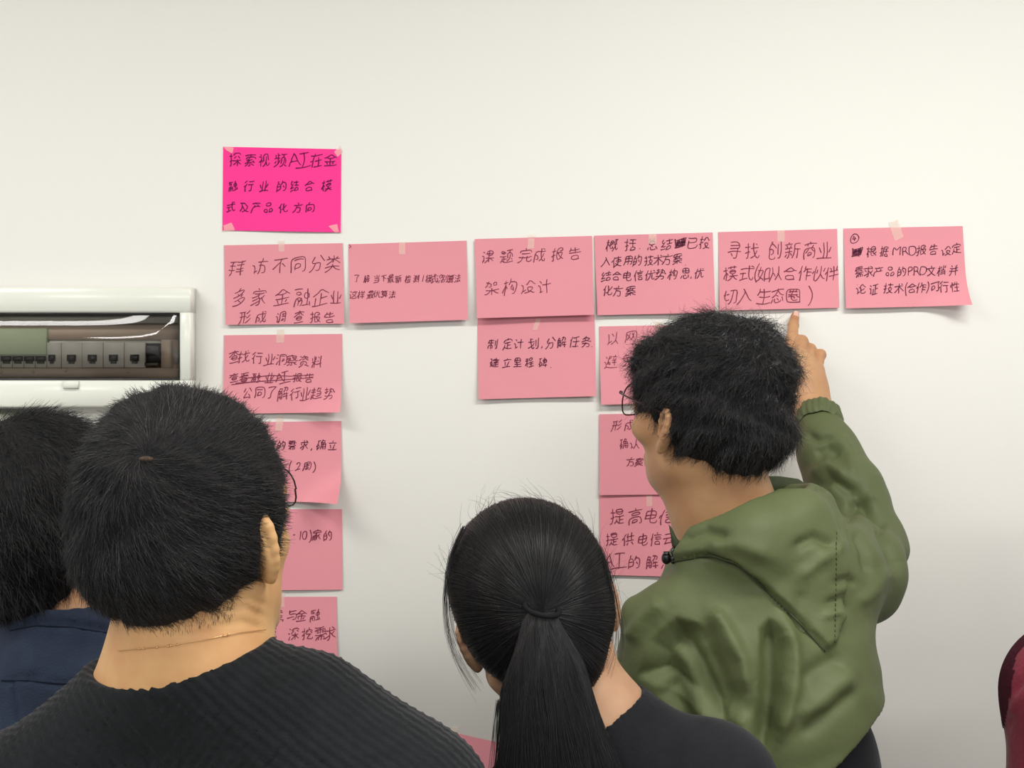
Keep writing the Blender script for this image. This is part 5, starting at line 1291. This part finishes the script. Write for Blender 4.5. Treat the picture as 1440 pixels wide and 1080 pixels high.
# ======================= the person with the ponytail
def ponytail_person():
    d = 1.70
    h = head_frame(W(759, 880, d), -4, -4, 16, .93)
    b = dict(yaw=20, neck=W(832, 1035, d), shl=W(680, 1205, 1.77), shr=W(1000, 1112, 1.66), skin_e=-.006)
    b['pelvis'] = np.array([.105, d - CAM_D + .03, .80]); hang(b, 'l', (.02, .03, -.25), (0, .06, -.22)); hang(b, 'r', (.02, .03, -.25), (0, .06, -.22))
    e = empty('person', (b['pelvis'][0], b['pelvis'][1], 0), 'person with a long black ponytail and black tee, seen from behind', 'person', 'people looking at the cards')
    body, bl = body_mesh(b, h, 'skin_pale', e, (.046, .050), ears=(1, -1), ear_s=.95, flare=22)
    eyes(h, e)
    f = block(torso_prims(b, .0075), .0034, .03)
    f.sub(cap(W(812, 1010, d - .01), W(808, 880, d - .01), .060, .075), .003)
    f.cut((0, 0, b['pelvis'][2] - .06), (0, 0, -1))
    V, Q = f.mesh()
    V = sculpt(V, Q, [('line', [(925, 966), (922, 990), (905, 1015), (880, 1035)], 3, -.0016), ('line', [(1000, 1010), (960, 1040), (930, 1075)], 14, -.003)])
    make_mesh('tee_shirt', V, Q, M['black_tee'], e)
    trousers_and_shoes(b, e)
    # hair combed back to the tie
    els = [((0, -.010, .046), (.086, .104, .093)), ((0, -.055, -.010), (.062, .048, .060)), ((0, -.02, .004), (.077, .084, .056)), ((0, -.070, -.034), (.046, .036, .042))]
    subs = [((0, .130, -.035), (.10, .085, .105)), ((.098, .002, -.012), (.038, .026, .040)), ((-.098, .002, -.012), (.038, .026, .040)), ((.085, .03, -.06), (.045, .05, .045)), ((-.085, .03, -.06), (.045, .05, .045))]
    V3, Q3 = hair_field(h, els, subs, .0035).mesh()
    hr = make_mesh('hair', V3, Q3, M['hair_cap'], e)
    T = W(763, 862, d - .108)
    Tl = ((T - h['o']) @ h['R']) / h['S']
    p, n = sample_on(V3, Q3, 5200, 25)
    rs = np.random.RandomState(4)
    Pl = ((p - h['o']) @ h['R']) / h['S']; c0 = np.array([0, -.010, .010])
    A = Pl - c0; B = Tl - c0
    la = np.linalg.norm(A, axis=1); lb = np.linalg.norm(B)
    ua = A / la[:, None]; ub = B / lb
    om = np.arccos(np.clip(ua @ ub, -.999, .999))
    seg = 9; out = []
    # distance of the hair surface along each direction, from nearest surface points
    Sl = ((V3 - h['o']) @ h['R']) / h['S'] - c0; Sr = np.linalg.norm(Sl, axis=1); Su = Sl / Sr[:, None]
    lift = rs.uniform(.0002, .0018, len(p)); span = rs.uniform(.45, 1.0, len(p))
    for k in range(seg + 1):
        t = k / seg * span
        u = (np.sin((1 - t) * om)[:, None] * ua + np.sin(t * om)[:, None] * ub) / np.sin(om)[:, None]
        u /= np.linalg.norm(u, axis=1)[:, None]
        r = np.empty(len(u))
        for c in range(0, len(u), 1300):
            r[c:c + 1300] = Sr[(u[c:c + 1300] @ Su.T).argmax(1)]
        out.append(L2W(h, c0 + u * (r + lift)[:, None]))
    out = np.stack(out, 1)
    for _ in range(2): out[:, 1:-1] = .25 * out[:, :-2] + .5 * out[:, 1:-1] + .25 * out[:, 2:]
    prisms('hair_strands', M['hair'], hr, out, .00030, rs)
    # ponytail
    cen = [(763, 862, .013), (764, 885, .021), (767, 920, .031), (769, 965, .040), (776, 1020, .049), (783, 1080, .058), (790, 1150, .064), (792, 1230, .058), (792, 1300, .03)]
    pd = d - .108
    f = block([(cap(W(cen[i][0], cen[i][1], pd) + np.array([s * cen[i][2] * .60, .016, 0]), W(cen[i + 1][0], cen[i + 1][1], pd) + np.array([s * cen[i + 1][2] * .60, .016, 0]), cen[i][2] * .24, cen[i + 1][2] * .24), .02) for i in range(len(cen) - 1) for s in (-1, 0, 1)], .004, .03)
    V4, Q4 = f.mesh(); pt = make_mesh('ponytail', V4, Q4, M['hair_cap'], e)
    n_ = 3400; u = rs.uniform(-1, 1, n_); w_ = rs.uniform(-1, 1, n_); ex = rs.normal(0, .04, n_)
    K = np.array([(x, y, r) for x, y, r in cen]); end = rs.uniform(.72, 1.0, n_)
    out = []
    for k in range(15):
        t = (k / 14) * end * (len(K) - 1)
        x = np.interp(t, range(len(K)), K[:, 0]); y = np.interp(t, range(len(K)), K[:, 1]); r = np.interp(t, range(len(K)), K[:, 2])
        base = np.stack([(x - 720) / FPX * pd, np.full(n_, pd - CAM_D), CAM_Z - (y - 540) / FPX * pd], 1)
        uu = np.clip(u + ex * k / 8, -1.05, 1.05)
        base[:, 0] += uu * r * .98 + .0015 * np.sin(t * 2.2 + u * 9)
        base[:, 1] += .005 - np.sqrt(np.clip(1.12 - uu ** 2, 0, 1.2)) * r * .36 * (.80 + .20 * w_)
        out.append(base)
    prisms('tail_strands', M['hair'], pt, np.stack(out, 1), .00030, rs)
    # elastic tie
    tb = MB(); th = [2 * math.pi * k / 20 for k in range(21)]
    tb.tube([W(763, 861, pd) + np.array([-.0005 + .0160 * math.cos(t), .003 + .012 * math.sin(t), .003 + .005 * math.sin(t) - .003 * math.cos(t)]) for t in th], .0026, 8, cap=False)
    tb.build('hair_tie', M['elastic'], pt, smooth=True)
    # loose locks
    locks = [([(652, 742), (633, 775), (626, 830), (629, 880), (638, 912), (655, 942), (672, 966)], 1.66, 34, .0055),
             ([(845, 770), (858, 800), (866, 835), (872, 870), (878, 900), (868, 925)], 1.66, 16, .005),
             ([(850, 790), (862, 850), (868, 900), (858, 935), (852, 950)], 1.66, 12, .005),
             ([(652, 905), (644, 880), (640, 850)], 1.66, 10, .003),
             ([(700, 985), (697, 1010), (694, 1050), (690, 1090)], 1.59, 20, .003)]
    p, n = sample_on(V3, Q3, 260, 27, lambda c: (c[:, 2] > h['o'][2] + .03) & (c[:, 1] < h['o'][1] + .03))
    strands('baby_hairs', M['hair'], hr, p, tangent(n, np.array([[-.3, 0, .6]]) + 0 * n) + n * .35, .026, .00018, 5, .003, 5, .6, .35, 28)
    for pts, dd, cnt, sp in locks:
        C = np.array([W(x, y, dd) for x, y in pts]); tt = np.linspace(0, len(C) - 1, 12)
        C = np.stack([np.interp(tt, range(len(C)), C[:, i]) for i in range(3)], 1)
        for _ in range(2): C[1:-1] = .25 * C[:-2] + .5 * C[1:-1] + .25 * C[2:]
        o_ = rs.normal(0, sp * .5, (cnt, 1, 3)); g_ = rs.normal(0, sp * .5, (cnt, 1, 3)) * np.linspace(0, 1, 12)[None, :, None]
        prisms('loose_lock', M['hair'], hr, C[None] + o_ * np.linspace(.6, 1, 12)[None, :, None] + g_, .00022, rs)
ponytail_person()

# ======================= the pointing person in the green jacket
def green_person():
    d = 2.0
    h = head_frame(W(996, 604, d), -43, 10, 0, .98); h['jaw'] = (.86, .66, .74)
    b = dict(yaw=-14, neck=W(1047, 790, d + .01), shl=W(965, 920, 1.96), shr=W(1160, 808, 2.02), skin_e=-.008)
    b['pelvis'] = np.array([.285, d - CAM_D + .0, .92])
    b['elr'] = W(1222, 768, 2.16); b['wrr'] = np.array([.402, -.125, 1.552]); b['handr'] = 1
    hang(b, 'l', (-.01, .04, -.27), (-.02, .08, -.23))
    e = empty('person', (b['pelvis'][0], b['pelvis'][1], 0), 'person in a green hooded jacket pointing a finger at a card', 'person', 'people looking at the cards')
    w = np.array([.4015, -.118, 1.560])
    F = [[(.3715, -.088, 1.632), (.3850, -.056, 1.6625), (.3905, -.031, 1.6810), (.3965, -.0095, 1.6945)],
         [(.3870, -.094, 1.6375), (.3975, -.058, 1.6580), (.3995, -.034, 1.6430), (.3975, -.040, 1.6220)],
         [(.4010, -.091, 1.6290), (.4095, -.056, 1.6470), (.4110, -.033, 1.6310), (.4075, -.040, 1.6110)],
         [(.4135, -.084, 1.6170), (.4225, -.062, 1.6400), (.4215, -.045, 1.6230), (.4160, -.048, 1.6080)]]
    Th = [(.386, -.098, 1.580), (.366, -.074, 1.603), (.368, -.052, 1.625), (.380, -.038, 1.640)]
    hm = hand_mesh(dict(wrist=w, fore=w + (b['elr'] - w) * .5, fingers=[[np.array(p) for p in fg] for fg in F], thumb=[np.array(p) for p in Th]), 1.0, .0014)
    body, bl = body_mesh(b, h, 'skin_tan', e, (.052, .056), ears=(1, -1), head_h=.003, extra_blocks=(hm,), neck_via=W(1022, 722, d + .005), flare=26, ear_s=.88)
    nl = MB(); a0, a1 = np.array(F[0][2]), np.array(F[0][3]); ax = (a1 - a0) / np.linalg.norm(a1 - a0)
    nrm = np.array([.15, -1, .35]); nrm -= ax * nrm.dot(ax); nrm /= np.linalg.norm(nrm); sd = np.cross(ax, nrm)
    Vn = []
    for i in range(5):
        for j in range(5):
            u, v = (j - 2) / 2, i / 4
            rr_ = .0062; an = u * .75
            Vn.append(a1 + ax * (-.008 + .013 * v - .0015 * u * u * v) + nrm * (rr_ * math.cos(an) + .0004) + sd * rr_ * math.sin(an))
    nq = [(i * 5 + j, i * 5 + j + 1, (i + 1) * 5 + j + 1, (i + 1) * 5 + j) for i in range(4) for j in range(4)]
    make_mesh('finger_nail', Vn, np.array(nq), M['nail'], e)
    eyes(h, e); hg = head_frame(W(998, 604, d), -42, 13, 0, .96); hg['o'] = hg['o'] + np.array([0, 0, .006]); glasses(hg, e)
    # dark shirt below the jacket
    f = block(torso_prims(b, -.004, False) + [(ell(W(1105, 1100, 2.0), (.112, .085, .14)), .04)], .007)
    f.cut((0, 0, 1.30), (0, 0, 1)); f.cut((0, 0, b['pelvis'][2] - .03), (0, 0, -1))
    V, Q = f.mesh(); make_mesh('shirt', V, Q, M['black_tee'], e)
    trousers_and_shoes(b, e)
    # jacket
    P = torso_prims(b, .012, False)
    P.append((ell(W(1062, 955, 1.985), (.138, .125, .145)), .05))
    P.append((ell(W(1085, 1040, 1.99), (.122, .118, .15)), .05))
    P += [(c, .03) for c in polycap([b['shl'], b['ell'], b['wrl']], [.068, .058, .040])]
    P += [(c, .025) for c in polycap([W(1150, 815, 2.02), W(1196, 800, 2.08), W(1220, 770, 2.15), W(1192, 700, 2.19), W(1166, 640, 2.23), W(1153, 604, 2.255)], [.066, .060, .046, .046, .037, .030])]
    P.append((ell(W(1215, 812, 2.09), (.040, .05, .052)), .03))
    P.append((cap(W(895, 858, 1.95), W(960, 850, 1.93), .014, .03), .03))
    # hood lying on the back: a thick soft roll open at the neck
    P.append((ell(W(1075, 800, 1.935), (.088, .045, .070)), .03))
    P += [(c, .025) for c in polycap([W(968, 790, 2.00), W(1000, 785, 1.94), W(1060, 765, 1.915), W(1115, 735, 1.95), W(1135, 715, 2.02), W(1110, 705, 2.07)], [.020, .026, .032, .030, .026, .022])]
    f = block(P, .0035, .03)
    X0 = W(1232, 985, 1.98)
    f.cut((X0[0], 0, X0[2]), (.81, 0, -1)); f.cut((0, 0, 1.03), (0, 0, -1))
    f.sub(cap(W(1046, 790, 2.015), W(1026, 690, 2.0), .060, .070), .006)
    f.sub(cap(W(1090, 700, 2.02), W(1098, 650, 2.02), .030, .036), .01)
    wr_ = W(1151, 590, 2.265)
    f.cut(wr_, wr_ - W(1166, 640, 2.23))
    V, Q = f.mesh()
    hood = [(944, 790), (1000, 781), (1035, 792), (1060, 812), (1085, 838), (1120, 872), (1160, 916), (1178, 905), (1188, 850), (1192, 790), (1188, 735), (1150, 690), (1095, 690), (960, 750)]
    feats = [('poly', hood, 6, .009),
             ('line', hood[:7], 3.5, -.003),
             # back folds falling from the hood
             ('poly', [(896, 950), (915, 900), (950, 866), (985, 876), (1008, 915), (1030, 985), (1022, 1015), (960, 990)], 24, -.024),
             ('line', [(885, 905), (905, 870), (935, 845)], 12, .008),
             ('line', [(990, 880), (1003, 910), (1018, 950), (1030, 990)], 9, -.008),
             ('line', [(1000, 855), (1020, 885), (1045, 930), (1052, 975)], 12, .010),
             ('poly', [(1066, 885), (1082, 868), (1104, 885), (1104, 950), (1094, 1030), (1072, 1065), (1056, 1040), (1066, 960)], 13, -.020),
             ('line', [(1098, 870), (1115, 910), (1118, 950), (1108, 1000), (1090, 1045)], 11, .010),
             ('line', [(940, 900), (965, 935), (985, 985), (1000, 1030)], 16, .008),
             ('line', [(930, 960), (960, 1000), (980, 1040)], 16, -.012),
             ('line', [(1040, 1000), (1050, 1040), (1060, 1070)], 14, .010),
             ('line', [(1125, 960), (1150, 940), (1185, 920)], 14, -.007), ('line', [(1120, 1010), (1160, 980), (1200, 945)], 12, .006),
             ('line', [(1125, 1035), (1165, 1005), (1205, 970)], 9, -.005),
             # hood wrinkles
             ('line', [(962, 765), (1000, 752), (1030, 757)], 6, -.006), ('line', [(1000, 770), (1040, 766), (1080, 780)], 9, .004),
             ('line', [(1110, 770), (1140, 758), (1172, 775)], 7, -.006), ('line', [(1120, 812), (1160, 780), (1178, 770)], 8, .004),
             ('line', [(1125, 830), (1120, 860), (1135, 890)], 9, -.003), ('line', [(1165, 820), (1190, 812), (1205, 822)], 5, -.004),
             ('line', [(1155, 850), (1180, 840), (1192, 862)], 6, -.005), ('line', [(1150, 870), (1172, 862), (1184, 880)], 5, .004),
             ('line', [(1200, 745), (1215, 775), (1222, 810)], 7, -.006),
             # sleeve folds
             ('line', [(1205, 690), (1222, 720), (1240, 735), (1245, 755)], 8, -.010), ('line', [(1245, 745), (1256, 775), (1262, 800)], 9, -.011),
             ('line', [(1145, 640), (1165, 630), (1180, 640)], 8, -.006), ('line', [(1140, 668), (1165, 655), (1190, 672)], 8, .006),
             ('line', [(1140, 690), (1170, 672), (1195, 690), (1210, 720)], 8, -.006), ('line', [(1180, 610), (1195, 640), (1200, 670)], 9, .004),
             ('line', [(1135, 610), (1150, 618), (1172, 612)], 5, -.005),
             ('line', [(1195, 700), (1230, 700)], 7, .005), ('line', [(1190, 735), (1205, 700)], 7, -.006),
             ('line', [(1205, 850), (1230, 830), (1250, 800)], 9, .004)]
    feats = [f if f[0] == 'poly' or f[1] is hood else (f[0], f[1], f[2], f[3] * 1.25) for f in feats]
    V = sculpt(V, Q, feats)
    Nn = vnormals(V, Q)
    V = V + Nn * (.0012 * np.sin(V[:, 0] * 70 + 2.5 * np.sin(V[:, 2] * 45)) * np.sin(V[:, 2] * 60 + V[:, 0] * 35))[:, None]
    make_mesh('jacket', V, Q, M['green'], e)
    sm = MB()
    surf_tube(V, Q, hood[:7], .0011, 'x', None, None, .0002, mb=sm)
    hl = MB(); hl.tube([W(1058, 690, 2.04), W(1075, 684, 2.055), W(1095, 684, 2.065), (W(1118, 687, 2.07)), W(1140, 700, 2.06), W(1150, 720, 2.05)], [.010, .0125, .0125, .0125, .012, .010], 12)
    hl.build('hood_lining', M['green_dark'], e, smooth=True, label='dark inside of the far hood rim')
    sm.build('hood_seam', M['green_dark'], e, smooth=True, label='dark seam where the hood meets the back')
    st = MB()
    for k in range(22):
        y = 748 + k * 7.2; x = 1176 - .0006 * (y - 748) ** 2 * .2
        surf_tube(V, Q, [(x, y), (x + .3, y + 3.8)], .0005, 'x', None, None, .0004, step=1.3, mb=st)
    st.build('stitching', M['green_dark'], e, smooth=True)
    # gathered cuff
    ax = W(1152, 596, 2.262) - w; ax = W(1153, 604, 2.255) - W(1151, 580, 2.28); ax /= np.linalg.norm(ax)
    c0 = W(1151, 583, 2.272); u0 = np.cross(ax, [0, 1, 0]); u0 /= np.linalg.norm(u0); v0 = np.cross(ax, u0)
    Vc = []; nk_ = 96; prof = [(-.006, .024), (-.004, .0275), (0, .0295), (.006, .0305), (.014, .0315), (.020, .0310), (.024, .0285)]
    for (t, r) in prof:
        for k in range(nk_):
            a = 2 * math.pi * k / nk_
            rr_ = r * (1 + .035 * math.sin(20 * a + 1.1 * math.sin(3 * a)) * (1 if -.005 < t < .022 else .3))
            Vc.append(c0 + ax * (t + .0012 * math.sin(7 * a)) + (u0 * math.cos(a) + v0 * math.sin(a)) * rr_)
    qc = [(i * nk_ + k, i * nk_ + (k + 1) % nk_, (i + 1) * nk_ + (k + 1) % nk_, (i + 1) * nk_ + k) for i in range(len(prof) - 1) for k in range(nk_)]
    make_mesh('cuff', Vc, np.array(qc), M['green'], e)
    # hood drawcord: stiff green tab, black loop and stopper
    tb = MB(); q0 = 1.955
    poly = [(940, 737), (944, 741), (952, 757), (966, 772), (960, 786), (950, 784), (945, 768), (943, 752)]
    A = [W(x, y, q0) for x, y in poly]; B = [W(x, y, q0 + .004) for x, y in poly]; n_ = len(poly)
    tb.add(A + B + [np.mean(A, 0) + [0, -.002, 0], np.mean(B, 0)], [(i, (i + 1) % n_, n_ + (i + 1) % n_, n_ + i) for i in range(n_)],
           [(2 * n_, (i + 1) % n_, i) for i in range(n_)] + [(2 * n_ + 1, n_ + i, n_ + (i + 1) % n_) for i in range(n_)])
    tb.build('drawcord_tab', M['green_dark'], e)
    cb = MB(); cb.tube([W(966, 770, q0 - .004), W(957, 776, q0 - .007), W(950, 782, q0 - .007), W(941, 786, q0 - .006)], .0022, 8)
    cb.tube([W(948, 768, q0 - .004), W(945, 777, q0 - .006), W(948, 784, q0 - .008), W(958, 786, q0 - .004)], .0016, 8)
    cb.build('drawcord', M['cord'], e, smooth=True)
    cs = MB(); cs.ball(W(937, 785, q0 - .004), (.0058, .0055, .0072), 12, 8); cs.tube([W(933, 779, q0 - .006), W(941, 779, q0 - .006)], .003, 8)
    cs.ball(W(946, 787, q0 - .006), (.0035, .004, .005), 10, 6)
    cs.build('cord_stopper', M['cord'], e, smooth=True)
    # hair: thick, tousled
    els = [((0, -.002, .048), (.083, .093, .088)), ((0, -.046, .006), (.066, .048, .050)), ((0, -.02, .012), (.079, .084, .056)), ((0, .062, .062), (.064, .042, .046)), ((0, -.03, .080), (.066, .066, .055))]
    subs = [((0, .135, -.030), (.10, .075, .098)), ((.098, .008, -.006), (.034, .019, .040)), ((-.098, .008, -.006), (.034, .019, .040)), ((-.088, .040, -.038), (.05, .048, .050)), ((.088, .040, -.038), (.05, .048, .050))]
    wf = lambda X, Y, Z: (.0042 * np.sin(X * 75 + 1.5 * np.sin(Z * 80)) * np.sin(Z * 85 + Y * 50) + .0022 * np.sin(X * 190 + Z * 130 + Y * 90) * np.sin(Z * 210 - X * 120)).astype(np.float32)
    V3, Q3 = hair_field(h, els, subs, .0035, wf).mesh()
    hr = make_mesh('hair', V3, Q3, M['hair_cap'], e)
    p, n = sample_on(V3, Q3, 15000, 35)
    crown = L2W(h, (.01, -.05, .15))
    v = p - crown; v /= np.linalg.norm(v, axis=1)[:, None]
    top = np.clip((p[:, 2] - h['o'][2] - .02) / .08, 0, 1)[:, None]
    swirl = np.stack([np.sin(p[:, 0] * 60 + p[:, 2] * 40), np.cos(p[:, 1] * 55 + 1), np.sin(p[:, 2] * 70 + p[:, 0] * 30)], 1)
    dr = tangent(n, v + swirl * .55 * top) + n * (.14 + .16 * top)
    strands('hair_strands', M['hair'], hr, p, dr, .019, .00028, 5, .0028, 7, .25, .22, 36)
    p, n = sample_on(V3, Q3, 1600, 37, lambda c: (c[:, 2] > h['o'][2] + .02))  # paler curls over the top, grey sheen put into their colour
    strands('sheen_curls', M['hair_sheen'], hr, p, tangent(n, np.array([[.2, 0, .3]]) + 0 * n) + n * .30, .022, .00026, 6, .0040, 8, .5, .4, 38)
green_person()

# ======================= the person in maroon at the right edge
def maroon_person():
    d = 1.90
    h = head_frame(W(1655, 745, d), -15, 0, 0, 1.0)
    b = dict(yaw=-8, neck=W(1650, 915, d), shl=W(1500, 970, 1.89), shr=W(1835, 975, 1.93), skin_e=-.006)
    b['pelvis'] = np.array([.735, d - CAM_D, .90]); hang(b, 'l', (.01, .02, -.27), (0, .06, -.24)); hang(b, 'r')
    e = empty('person', (b['pelvis'][0], b['pelvis'][1], 0), 'maroon sleeve with a dark stripe, of a person cut off by the right edge', 'person', 'people looking at the cards')
    body, bl = body_mesh(b, h, 'skin_tan', e, (.053, .056), ears=(1, -1))
    eyes(h, e)
    f = block(torso_prims(b, .013) + [(cap(b['ell'] + [0, 0, .08], b['ell'] + [-.012, 0, -.05], .05, .06), .03)], .005)
    f.cut((0, 0, b['pelvis'][2] - .07), (0, 0, -1))
    f.sub(cap(b['neck'], b['neck'] + [0, 0, .2], .062, .08), .003)
    V, Q = f.mesh()
    V = sculpt(V, Q, [('line', [(1425, 975), (1436, 960), (1450, 950)], 5, -.004), ('line', [(1418, 1010), (1432, 985), (1445, 975)], 6, .003), ('line', [(1412, 1030), (1425, 1005)], 5, -.003)])
    make_mesh('fleece', V, Q, M['maroon'], e)
    make_patch(V, Q, [(1460, 878), (1440, 880), (1405, 898), (1396, 980), (1396, 1052), (1408, 1048), (1420, 980), (1430, 920), (1445, 902), (1460, 896)], .0012, 'stripe', M['maroon_dark'], e, label='dark stripe down the sleeve')
    trousers_and_shoes(b, e)
    els = [((0, -.012, .046), (.084, .106, .096)), ((0, -.046, -.014), (.066, .052, .058))]
    subs = [((0, .130, -.035), (.10, .085, .105)), ((.098, .010, -.004), (.034, .020, .040)), ((-.098, .010, -.004), (.034, .020, .040))]
    V3, Q3 = hair_field(h, els, subs, .005).mesh()
    hr = make_mesh('hair', V3, Q3, M['hair_cap'], e)
    p, n = sample_on(V3, Q3, 2500, 45)
    strands('hair_strands', M['hair'], hr, p, tangent(n, np.array([[0, .1, -1.0]]) + 0 * n) + n * .3, .02, .0004, 3, .001, 4, .1, .25, 46)
maroon_person()
